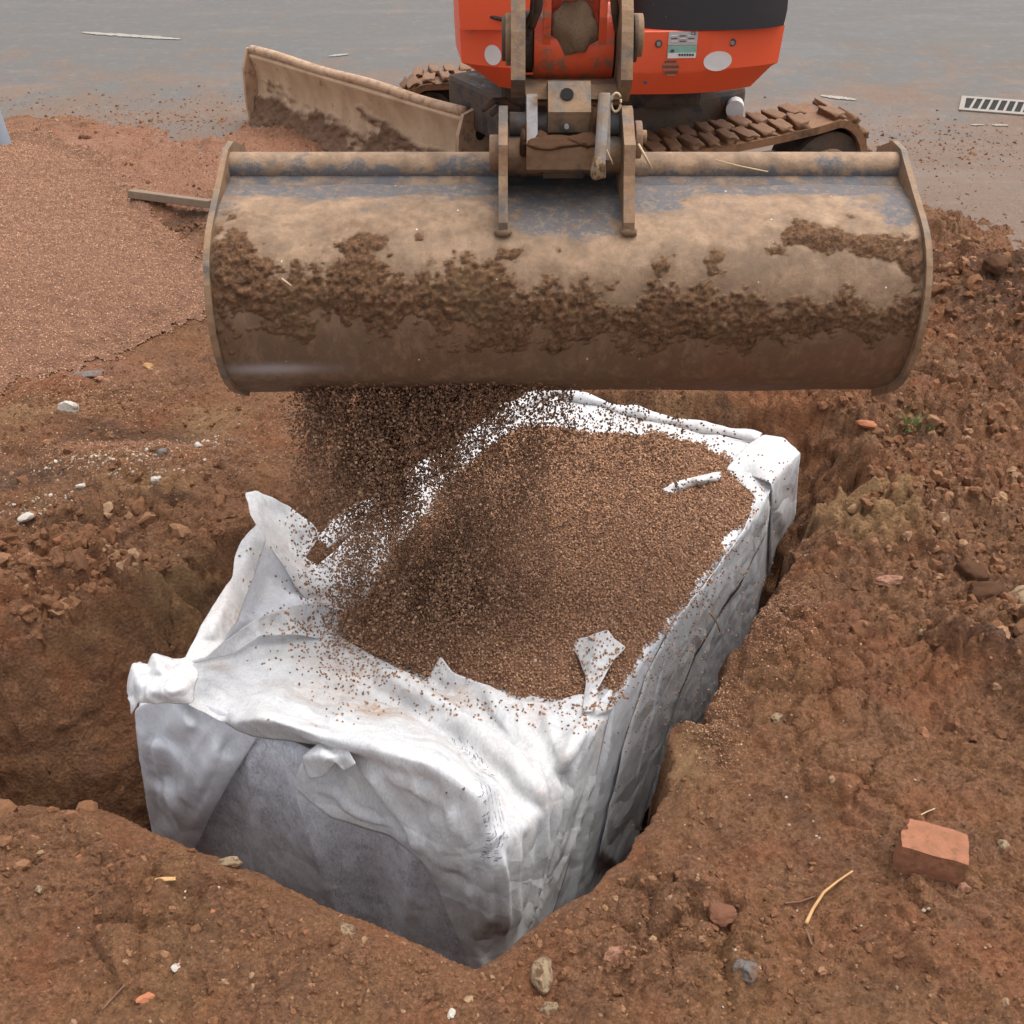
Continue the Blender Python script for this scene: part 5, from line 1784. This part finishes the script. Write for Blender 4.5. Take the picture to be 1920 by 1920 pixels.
# undercarriage bulk beneath the body
part(box("slew_ring", (.33, 4.75, .50), (.75, .75, .16), M['darkmetal'], bevel=.02))
part(box("chassis", (.33, 4.75, .34), (.9, .8, .18), M['darkmetal'], bevel=.02, rot=Matrix.Rotation(R(32), 3, 'Z')))
part(cyl("white_bottle", PY(1378, 206, 4.5), PY(1378, 198, 4.62), .035, M['white'], seg=16))
for k in range(4):
    h0, h1 = PY(905 + k * 14, 205 + 9 * k, 4.25 + .05 * k), PY(985 + 5 * k, 225 - 8 * k, 4.4)
    mid = (h0 + h1) / 2 + Vector((0, 0, .05 - .02 * k))
    part(tube("hose", [h0, h0.lerp(mid, .5) + Vector((0, 0, .015)), mid, mid.lerp(h1, .5) + Vector((0, 0, .01)), h1], .013, M['darkmetal'], seg=10))


# --- tracks
def track(A, B, width, ztop_a, ztop_b, sgn_n):
    """A,B: ends of the near top edge; the track extends `width` away"""
    d = Vector((B.x - A.x, B.y - A.y, 0)).normalized()
    nrm_ = Vector((-d.y, d.x, 0)) * sgn_n
    L0 = (B - A).length
    pts = []
    r = .20
    # side view path (s along d, z)
    for t_ in np.linspace(90, -90, 14):
        pts.append((L0 + r * 0.75 * math.cos(R(t_)), r + .01 + (ztop_b - r - .01) * 0 + (ztop_b / 2 - 0.005) * math.sin(R(t_)) + (ztop_b / 2 - r)))
    for s_ in np.linspace(L0 - .1, .1, 10): pts.append((s_, .005))
    r2 = ztop_a / 2
    for t_ in np.linspace(-90, -270, 14):
        pts.append((-r2 * 0.75 + r2 * 0.75 * (1 + math.cos(R(t_))) - 0, r2 + r2 * math.sin(R(t_))))
    for s_ in np.linspace(.08, L0 - .08, 14):
        u = s_ / L0
        pts.append((s_, ztop_a + (ztop_b - ztop_a) * u - .018 * math.sin(math.pi * u)))
    c2 = [(a_, b_) for a_, b_ in pts]
    n_ = len(c2)
    cen = (sum(a_ for a_, b_ in c2) / n_, sum(b_ for a_, b_ in c2) / n_)
    base = Vector((A.x, A.y, 0))
    W3 = lambda s_, w_, z_: base + d * s_ + nrm_ * w_ + Vector((0, 0, z_))
    # tangent/normals in side view
    bm = bmesh.new()
    ro, ri = [], []
    nn_ = []
    for i in range(n_):
        p0, p1 = c2[i - 1], c2[(i + 1) % n_]
        tx, tz = p1[0] - p0[0], p1[1] - p0[1]
        l_ = math.hypot(tx, tz) or 1
        nx_, nz_ = -tz / l_, tx / l_
        if nx_ * (c2[i][0] - cen[0]) + nz_ * (c2[i][1] - cen[1]) < 0: nx_, nz_ = -nx_, -nz_
        nn_.append((nx_, nz_))
    th = .028
    rows = []
    for i in range(n_):
        s_, z_ = c2[i]; nx_, nz_ = nn_[i]
        rows.append([bm.verts.new(W3(s_, 0, z_)), bm.verts.new(W3(s_, width, z_)), bm.verts.new(W3(s_ - nx_ * th, width, z_ - nz_ * th)), bm.verts.new(W3(s_ - nx_ * th, 0, z_ - nz_ * th))])
    for i in range(n_):
        a_, b_ = rows[i], rows[(i + 1) % n_]
        for k in range(4):
            bm.faces.new((a_[k], a_[(k + 1) % 4], b_[(k + 1) % 4], b_[k]))
    tr = part(bm_obj("rubber_track", bm, M['track'], smooth=False))
    # lugs
    seglen = [math.dist(c2[i], c2[(i + 1) % n_]) for i in range(n_)]
    tot = sum(seglen)
    pitch = .072
    k_ = int(tot / pitch)
    lug_me = None
    bml = bmesh.new()
    bmesh.ops.create_icosphere(bml, subdivisions=3, radius=.5)
    from mathutils import noise as mn_
    for v in bml.verts:
        v.co = Vector([math.copysign(min(abs(c) * 1.55, .5), c) for c in v.co])
        v.co *= 1 + .28 * mn_.noise(v.co * 2.3) + .12 * mn_.noise(v.co * 6)
    lug_me = bpy.data.meshes.new("lug"); bml.to_mesh(lug_me); bml.free()
    lug_me.materials.append(M['track'])
    lug_me.polygons.foreach_set("use_smooth", np.ones(len(lug_me.polygons), bool))
    rr = random.Random(3)
    for k in range(k_):
        for row in (0, 1):
            dist = (k + .5 * row) * pitch
            i = 0
            while dist > seglen[i] and i < n_ - 1:
                dist -= seglen[i]; i += 1
            u = dist / seglen[i]
            s_ = c2[i][0] + (c2[(i + 1) % n_][0] - c2[i][0]) * u
            z_ = c2[i][1] + (c2[(i + 1) % n_][1] - c2[i][1]) * u
            nx_ = nn_[i][0] * (1 - u) + nn_[(i + 1) % n_][0] * u
            nz_ = nn_[i][1] * (1 - u) + nn_[(i + 1) % n_][1] * u
            if z_ < .02: continue
            w_ = width * (.27 if row == 0 else .73)
            p = W3(s_ + nx_ * .008, w_, z_ + nz_ * .008)
            lg = bpy.data.objects.new("lug", lug_me)
            COL.objects.link(lg)
            up = (d * nx_ + Vector((0, 0, nz_))).normalized()
            side_ = nrm_
            fw = up.cross(side_).normalized()
            Mx = Matrix((fw, side_, up)).transposed().to_4x4()
            lg.matrix_world = Matrix.Translation(p) @ Mx @ Matrix.Rotation(rr.uniform(-.15, .15), 4, 'Z') @ Matrix.Diagonal((.047 * rr.uniform(.8, 1.15), width * .46, .028 * rr.uniform(.7, 1.3) * rr.choice((1, -1)), 1))
            mw = lg.matrix_world.copy()
            lg.parent = tr
            lg.matrix_parent_inverse = Matrix.Identity(4)
            lg.matrix_basis = mw
    # wheels and frame
    fr = W3(L0 * .45, width * .5, .2)
    part(prism("track_frame", [(-.02, .12), (L0 - .1, .12), (L0 - .12, .26), (.0, .23)], 0, 1, M['wheel'], axis='Y', bevel=0), tr)
    f_o = [c for c in bpy.data.objects if c.name.startswith("track_frame")][-1]
    for v in f_o.data.vertices:
        s_, w_, z_ = v.co
        v.co = W3(s_, width * (.30 + .4 * w_), z_)
    zb = ztop_b / 2
    for s_, z_, r_, nm in ((L0 - .01, zb, zb - .045, "drive_sprocket"), (.02, ztop_a / 2, ztop_a / 2 - .04, "idler_wheel"), (L0 * .28, .085, .05, "track_roller"), (L0 * .52, .085, .05, "track_roller"), (L0 * .76, .085, .05, "track_roller")):
        w = part(cyl(nm, W3(s_, width * .10, z_), W3(s_, width * .8, z_), r_, M['wheel'], seg=28, bevel=.004), tr)
        part(cyl("hub", W3(s_, width * .02, z_), W3(s_, width * .10, z_), r_ * .62, M['mudmetal'] if nm == "drive_sprocket" else M['wheel'], seg=20, bevel=.004), tr)
    return tr


A1 = PZ(1150, 292, .36); B1 = PZ(1575, 228, .40)
track(A1, B1, .25, .34, .40, 1)
A2 = PZ(800, 158, .27); B2 = PZ(1120, 118, .33)
track(A2, B2, .25, .27, .33, 1)

# --- dozer blade
LBt, RBt = PZ(478, 90, .33), PZ(878, 207, .33)
bd_ = (RBt - LBt); bd_.z = 0
blen = bd_.length; bd_.normalize()
bn_ = Vector((-bd_.y, bd_.x, 0))
if bn_.y > 0: bn_ = -bn_           # toward the camera
n1, n2 = 220, 60
Ls, Hs = np.meshgrid(np.linspace(0, blen, n1), np.linspace(0, 1, n2))
curve = 0.055 * (2 * Hs - 1) ** 2 + 0.02 * (1 - Hs)
zc = 0.0 + .325 * Hs
mm = sstep(0.0, .22, (0.47 + 0.35 * fbm(Ls, Hs, 3.0, 3, 301) * 1.0 + .12 * fbm(Ls, Hs * .4, 16, 3, 302) - Hs))
mm2 = 0.9 * np.exp(-((Ls - .95) / .17) ** 2) * sstep(.62, .30, Hs)
mm = np.clip(mm + mm2 * (fbm(Ls, Hs * .35, 9, 3, 303) > -.25), 0, 1)
thk = mm * (.014 + .012 * fbm(Ls, Hs * .33, 14, 4, 304, .65)) + 0.002 * fbm(Ls, Hs * .3, 5, 2, 305)
o2 = curve + thk
# rounded upper lip
lipm = sstep(.9, 1.0, Hs)
bP = np.array(LBt[:])[None, None] * np.array([1, 1, 0]) + np.array(bd_[:])[None, None] * Ls[..., None] + np.array(bn_[:])[None, None] * (o2 - .04 * lipm ** 2)[..., None]
bP[..., 2] += zc
bl_me = fast_mesh("dozer_blade", bP.reshape(-1, 3), grid_quads(n1, n2))
fattr(bl_me, "mud", mm)


def blade_mat():
    t = NT(material("blade_with_clay"))
    fine = t.noise(110, 6, .7)
    c = t.ramp(t.noise(9, 7, .65, vec=t.mapped((1, 1, .5))), [(0.3, (0.36, 0.24, 0.145)), (.5, (.50, .345, .215)), (.7, (.60, .43, .285))])
    c = t.mix(.2, c, t.mix(fine, (.18, .11, .07), (.5, .36, .25)))
    c = t.mix(t.ramp(t.noise(30, 6, .7), [(.62, 0), (.68, .7)]), c, (.16, .085, .05))
    c = t.mix(t.attr("mud"), c, t.mix(t.noise(60, 7, .7), (.06, .034, .02), (.22, .12, .07)))
    return t.out(c, .8, t.bump(t.noise(60, 7, .7), .4, .006), .3)


M['bladeclay'] = blade_mat()
blade = part(link("dozer_blade", bl_me, M['bladeclay']))
md = blade.modifiers.new("plate", 'SOLIDIFY'); md.thickness = 0.016; md.offset = 1 if False else -1
W2 = lambda s_, n__, z_: Vector((LBt.x, LBt.y, 0)) + bd_ * s_ + bn_ * n__ + Vector((0, 0, z_))
# top roll
tube_pts = [W2(s_, .018, .326 + .004 * math.sin(s_ * 9)) for s_ in np.linspace(0, blen, 30)]
part(tube("top_rail", tube_pts, .021, M['blade'], seg=12), blade)
# end plate at the right with a hole
endp = [(-.10, .0), (.075, .0), (.085, .12), (.075, .25), (.045, .325), (-.03, .34), (-.09, .30), (-.13, .18)]
bm = bmesh.new()
ra = [bm.verts.new(W2(blen + .004, n__, z_)) for n__, z_ in endp]
rb = [bm.verts.new(W2(blen + .022, n__, z_)) for n__, z_ in endp]
bm.faces.new(ra); bm.faces.new(rb[::-1])
for i in range(len(endp)):
    bm.faces.new((ra[i], rb[i], rb[(i + 1) % len(endp)], ra[(i + 1) % len(endp)]))
part(bm_obj("end_plate", bm, M['blade'], bevel=.003), blade)
part(cyl("end_hole", W2(blen + .018, -.045, .235), W2(blen + .0235, -.045, .235), .028, M['hole'], seg=24, bevel=0), blade)
endq = [(-.02, .0), (.075, .0), (.082, .12), (.074, .25), (.04, .335), (-.01, .335)]
bm = bmesh.new()
ra = [bm.verts.new(W2(-.016, n__, z_)) for n__, z_ in endq]
rb = [bm.verts.new(W2(-.002, n__, z_)) for n__, z_ in endq]
bm.faces.new(ra); bm.faces.new(rb[::-1])
for i in range(len(endq)):
    bm.faces.new((ra[i], rb[i], rb[(i + 1) % len(endq)], ra[(i + 1) % len(endq)]))
part(bm_obj("end_plate", bm, M['blade'], bevel=.003), blade)
for s_ in (.75, 1.30):
    part(cyl("push_arm", W2(s_, -.03, .10), W2(s_ + .05, -.45, .13), .04, M['darkmetal'], seg=12), blade)

# ================================================================ LOOSE THINGS
def thing_rock(name, px, py, size, mat, label, cat, seed, flat=(1, 1, .6), rot=0, ang=False, sink=.3, rough=.3, group=None):
    p = on_ground(px, py)
    me = rock_mesh(name, seed, 3, rough, (1, 1, 1), ang)
    o = link(name, me, mat, smooth=not ang)
    o.location = (p.x, p.y, p.z + size * flat[2] * (1 - 2 * sink) * .5)
    o.scale = (size * flat[0], size * flat[1], size * flat[2])
    o.rotation_euler = (random.Random(seed).uniform(-.15, .15), random.Random(seed + 1).uniform(-.15, .15), R(rot))
    tag(o, label, cat, group)
    return o


# half brick, lower right
p = on_ground(1742, 1622)
bm = bmesh.new()
bmesh.ops.create_cube(bm, size=1)
bmesh.ops.subdivide_edges(bm, edges=bm.edges, cuts=7, use_grid_fill=True)
from mathutils import noise as mn
for v in bm.verts:
    c = v.co.copy()
    k = 1 - .05 * (max(0, abs(c.x) + abs(c.y) - .75) + max(0, abs(c.x) + abs(c.z) - .75) + max(0, abs(c.y) + abs(c.z) - .75))
    v.co = Vector((c.x * .112 * k, c.y * .070 * k, c.z * .066 * k)) + Vector((mn.noise(c * 3), mn.noise(c * 3 + Vector((9, 0, 0))), mn.noise(c * 3 + Vector((0, 9, 0))))) * .003
    if c.x < -.3 and c.y > 0: v.co.x += .010 * (1 + mn.noise(c * 6))
o = bm_obj("brick", bm, M['brick'], smooth=True)
o.data.set_sharp_from_angle(angle=R(40))
o.location = (p.x, p.y + .01, p.z + .020)
o.rotation_euler = (R(-2), R(4), R(-17))
tag(o, "broken half of a red brick lying on the soil, lower right", "brick")

rocks = [
    ("stone", 1022, 1832, .030, 'stone_pale', "cream streaked brown stone half buried at the bottom edge", (.75, 1.0, .7), 10, True, "stone"),
    ("stone", 1030, 1893, .016, 'stone_pale', "small rounded tan stone below the cream streaked stone", (1, .8, .7), 0, False, "stone"),
    ("stone", 1348, 1712, .026, 'brick', "dark red angular stone left of the bent pale root", (.9, 1.0, .6), 30, True, "stone"),
    ("stone", 1155, 1788, .020, 'stone_pink', "flat pink stone low down, right of the crate corner", (1.2, .8, .5), 20, True, "stone"),
    ("stone", 1458, 1348, .015, 'stone_pale', "small pale squarish stone right of the hole rim", (1, .8, .7), 20, True, "stone"),
    ("soil_lump", 1818, 1078, .034, 'bigclod', "upper of two big soil lumps at the right edge", (1, .9, .8), 0, False, "soil lump"),
    ("soil_lump", 1845, 1115, .040, 'bigclod', "lower of two big soil lumps at the right edge", (1.2, .8, .7), 0, False, "soil lump"),
    ("stone", 1915, 1132, .040, 'stone_pale', "yellowish stone cut by the right edge of the picture", (.9, .9, .8), 0, False, "stone"),
    ("stone", 1100, 1640, .014, 'stone_pale', "tan pebble on the hole rim by the right cloth", (1, .8, .8), 0, False, "stone"),
    ("soil_lump", 262, 627, .034, 'stone_brown', "flat brown lump on the lower edge of the gravel heap", (1.2, .8, .4), 0, True, "stone"),
    ("soil_lump", 85, 683, .026, 'bigclod', "dark lump at the bottom left of the gravel heap", (1.2, .7, .5), 0, False, "soil lump"),
    ("slate_piece", 165, 703, .050, 'stone_grey', "flat dark grey slate piece below the gravel heap", (1.1, .6, .12), 10, True, "slate"),
    ("tile_fragment", 192, 714, .024, 'stone_pink', "small pink brick fragment touching the dark slate", (1, .7, .5), 0, True, "brick fragment"),
    ("stone", 128, 768, .028, 'stone_white', "pale pointed stone on the left, below the slate", (1, .8, .8), 0, True, "stone"),
    ("stone", 305, 852, .026, 'stone_grey', "purplish grey stone left of the falling gravel", (1.1, .8, .6), 0, True, "stone"),
    ("stone", 290, 845, .022, 'stone_brown', "brown stone beside the purplish grey stone", (1.1, .8, .6), 40, True, "stone"),
    ("stone", 372, 838, .013, 'stone_white', "white pebble at the upper end of the chalk trail", (.8, 1, .8), 0, False, "stone"),
    ("stone", 293, 900, .013, 'stone_white', "largest white pebble in the middle of the chalk trail", (1, 1, .8), 0, False, "stone"),
    ("stone", 52, 970, .018, 'stone_white', "white flake at the left end of the chalk trail", (1.2, .8, .6), 30, True, "stone"),
    ("stone", 152, 913, .010, 'stone_white', "white pebble left of the chalk trail's middle", (1.2, .8, .8), 30, False, "stone"),
    ("orange_scrap", 401, 1702, .012, 'tile', "bright orange chip lying on the near soil", (.6, 1, .3), -30, True, "chip"),
    ("orange_scrap", 280, 1868, .016, 'tile', "long orange chip near the bottom left", (1.3, .5, .3), 35, True, "chip"),
    ("stone", 430, 1620, .022, 'stone_pale', "pale flat stone on the near rim of the hole", (1.2, .6, .5), 0, True, "stone"),
    ("stone", 75, 1668, .011, 'stone_pale', "cream flake on the soil, far lower left", (.7, 1, .4), 30, True, "stone"),
    ("stone", 330, 1815, .009, 'stone_white', "small white flake between the two orange chips", (1, .7, .5), 30, True, "stone"),
    ("stone", 845, 1900, .010, 'stone_white', "greenish white flake at the bottom edge", (1, 1, .4), 30, True, "stone"),
    ("stone", 650, 1745, .016, 'stone_pale', "cream mottled stone near the front of the hole", (.8, 1, .5), 60, True, "stone"),
    ("stone", 1398, 1820, .020, 'stone_grey', "grey blue stone below the red angular stone", (.9, 1, .6), 0, True, "stone"),
    ("stone", 1640, 800, .040, 'tile', "curved orange tile fragment sticking out of the back bank", (1.3, .4, .35), -28, True, "tile fragment"),
    ("stone", 1870, 500, .045, 'bigclod', "dark soil lump on the bank right of the bucket", (1, 1, .7), 0, False, "soil lump"),
    ("stone", 1770, 535, .040, 'stone_pale', "whitish flat stone just right of the bucket", (1.0, .6, .25), 0, True, "stone"),
    ("stone", 1682, 840, .016, 'stone_pink', "pink pebble below the curved orange tile fragment", (1.2, .8, .7), 0, False, "stone"),
    ("stone", 1665, 1090, .030, 'stone_pink', "flat red stone below the yellow clay patch", (1.2, .6, .4), 0, True, "stone"),
    ("stone", 1725, 1185, .012, 'stone_pale', "tan pebble above the brick on the right bank", (1, .8, .8), 0, False, "stone"),
    ("stone", 1805, 1665, .012, 'stone_pink', "pinkish grey pebble just below the brick", (1, .8, .8), 0, False, "stone"),
    ("stone", 1880, 1590, .016, 'stone_pale', "tan stone at the right edge beyond the brick", (1, .8, .8), 0, True, "stone"),
    ("yellow_scrap", 275, 687, .016, 'root', "small crumpled yellow scrap on the churned soil", (1.2, .8, .7), 0, True, "scrap"),
    ("yellow_scrap", 312, 1650, .014, 'root', "thin orange splinter on the near soil", (1.6, .35, .3), 10, True, "splinter"),
    ("soil_lump", 395, 152, .05, 'bigclod', "thin brown lump on the road, left of the blade", (1.3, .4, .25), 0, True, "soil lump"),
    ("soil_lump", 435, 82, .05, 'bigclod', "farthest soil lump on the road, upper left", (1.3, .4, .2), 5, True, "soil lump"),
    ("soil_lump", 450, 168, .045, 'bigclod', "soil lump touching the left end of the blade", (1.2, .5, .35), 5, True, "soil lump"),
    ("soil_lump", 365, 242, .035, 'bigclod', "dark lump between the gravel heap and the blade", (1.2, .6, .4), 5, False, "soil lump"),
    ("soil_lump", 160, 260, .028, 'bigclod', "small dark lump on top of the gravel heap edge", (1.1, .8, .5), 5, False, "soil lump"),
]
for i, (nm, px, py, sz_, mt, lb, flt, rt, ag, ct) in enumerate(rocks):
    thing_rock(nm, px, py, sz_, M[mt], lb, ct, 500 + i * 3, flt, rt, ag, rough=.25 if ag else .4)


def ground_path(pxs, lift=.004):
    out = []
    for a, b in pxs:
        p = on_ground(a, b)
        out.append(Vector((p.x, p.y, p.z + lift)))
    res = []
    for i in range(len(out) - 1):
        for k in range(5):
            res.append(out[i].lerp(out[i + 1], k / 5))
    return res + [out[-1]]


tag(tube("root", ground_path([(1510, 1738), (1522, 1712), (1543, 1680), (1568, 1660), (1597, 1640)], .010), .0032, M['root'], taper=lambda u: 1 - .5 * u), "pale bent root lying on the soil left of the brick", "root")
tag(tube("root", ground_path([(1470, 1697), (1500, 1694), (1528, 1684)], .005), .0018, M['twig'], taper=lambda u: 1 - .4 * u), "thin dark rootlet touching the pale bent root", "root")
tag(tube("root", ground_path([(1510, 1745), (1516, 1760), (1522, 1775)], .004), .0022, M['twig']), "short dark rootlet below the pale bent root", "root")
tag(tube("straw_stem", ground_path([(192, 1897), (215, 1872), (236, 1850)], .005), .0016, M['twig']), "thin dark stem near the bottom left corner", "stem")
tag(tube("straw_stem", ground_path([(1348, 1195), (1342, 1178), (1328, 1160)], .02), .0018, M['root']), "thin tan stem leaning from the rim to the cloth", "stem")
tag(tube("straw_stem", ground_path([(1716, 1537), (1735, 1527), (1752, 1520)], .006), .0012, M['straw']), "hair thin pale stem just behind the brick", "stem")
# stems stuck to the bucket gear
part(tube("straw", [PY(1197, 270, 2.06), PY(1208, 290, 2.05), PY(1222, 316, 2.05)], .0022, M['straw'], seg=6), bucket)
part(tube("straw", [PY(1137, 280, 2.02), PY(1146, 300, 2.02), PY(1149, 308, 2.02)], .0014, M['straw'], seg=6), bucket)
part(tube("straw", [PY(528, 522, 1.885), PY(546, 536, 1.880)], .0016, M['straw'], seg=6), bucket)
part(tube("straw", [PY(1342, 300, 2.12), PY(1390, 312, 2.125), PY(1440, 322, 2.13)], .0012, M['straw'], seg=6), bucket)

# tuft of grass near the tile fragment
gp = on_ground(1715, 800)
bm = bmesh.new()
gr = random.Random(4)
for i in range(90):
    b0 = Vector((gr.gauss(0, .03), gr.gauss(0, .02), 0))
    d0 = Vector((gr.gauss(0, .6), gr.gauss(0, .6), 1)).normalized()
    l_ = gr.uniform(.02, .055)
    s_ = Vector((gr.uniform(-1, 1), gr.uniform(-1, 1), 0)).normalized() * .0012
    a_, b_ = bm.verts.new(b0 - s_), bm.verts.new(b0 + s_)
    c_, d_ = bm.verts.new(b0 + d0 * l_ * .6 + s_ * .8), bm.verts.new(b0 + d0 * l_ * .6 - s_ * .8)
    e_ = bm.verts.new(b0 + d0 * l_ + Vector((0, 0, -.01)))
    bm.faces.new((a_, b_, c_, d_)); bm.faces.new((d_, c_, e_))
o = bm_obj("grass_tuft", bm, M['grass'])
o.location = gp
tag(o, "small green grass tuft on the bank right of the tile", "grass")

# short plank on the heap edge
a, b = on_ground(245, 382), on_ground(395, 402)
d = (b - a); L_p = d.length
box_o = box("timber_plank", (0, 0, 0), (L_p, .05, .03), M['wood'], bevel=.003)
box_o.location = (a + b) / 2 + Vector((0, 0.02, .035))
box_o.rotation_euler = (R(-12), -math.asin(max(-.2, min(.2, d.z / L_p))), math.atan2(d.y, d.x))
tag(box_o, "short weathered timber plank lying at the gravel heap's edge", "plank")

# blue grey leaning post at the left edge
pb = on_ground(14, 290)
bm = bmesh.new()
bot = Vector((pb.x - .030, pb.y, pb.z - .03))
top = PY(-70, 60, pb.y + .05)
prof_n = 20
rings = []
for u in np.linspace(0, 1, 10):
    c = bot.lerp(top, u)
    rr_ = .058 - .006 * u + .003 * math.sin(u * 9)
    rings.append([bm.verts.new(c + Vector((rr_ * math.cos(k * 2 * math.pi / prof_n), rr_ * math.sin(k * 2 * math.pi / prof_n), 0))) for k in range(prof_n)])
for i in range(9):
    for k in range(prof_n):
        bm.faces.new((rings[i][k], rings[i][(k + 1) % prof_n], rings[i + 1][(k + 1) % prof_n], rings[i + 1][k]))
bm.faces.new(rings[0][::-1]); bm.faces.new(rings[-1])
tag(bm_obj("leaning_post", bm, M['post'], smooth=True), "blue grey post leaning at the left edge behind the gravel", "post")

# drain grate in the road
dg0 = empty("drain_grate", tuple(PZ(1880, 200, 0.0)))
tag(dg0, "slotted cast iron drain grate set in the road, upper right", "drain grate")
q0, q1, q2, q3 = PZ(1803, 182, 0), PZ(1990, 196, 0), PZ(1988, 222, 0), PZ(1797, 208, 0)
ud, vd = (q1 - q0), (q3 - q0)
dinv = Matrix.Translation(-Vector(dg0.location))


def grate_piece(name, u0, u1, v0, v1, skew=0.0, mat=None, zt=.008, zb=.0015):
    bm = bmesh.new()
    vs = []
    for z_ in (zb, zt):
        for (u, v) in ((u0, v0), (u1, v0), (u1, v1), (u0, v1)):
            p = q0 + ud * (u + skew * (v - .5)) + vd * v
            vs.append(bm.verts.new((p.x, p.y, z_)))
    for f in ((3, 2, 1, 0), (4, 5, 6, 7), (0, 1, 5, 4), (1, 2, 6, 5), (2, 3, 7, 6), (3, 0, 4, 7)):
        bm.faces.new([vs[k] for k in f])
    o = bm_obj(name, bm, mat or M['grate'])
    o.parent = dg0
    o.matrix_parent_inverse = dinv
    return o


grate_piece("drain_opening", .01, .99, .03, .97, mat=M['hole'], zt=.003, zb=.0012)
for (v0, v1) in ((0, .14), (.86, 1)): grate_piece("frame_bar", 0, 1, v0, v1)
for (u0, u1) in ((0, .05), (.95, 1)): grate_piece("frame_bar", u0, u1, .14, .86)
for i in range(11):
    u = .085 + i * .083
    grate_piece("bar", u + .030, u + .055, .14, .86, skew=-.05)

scene.render.resolution_x = scene.render.resolution_y = 1024
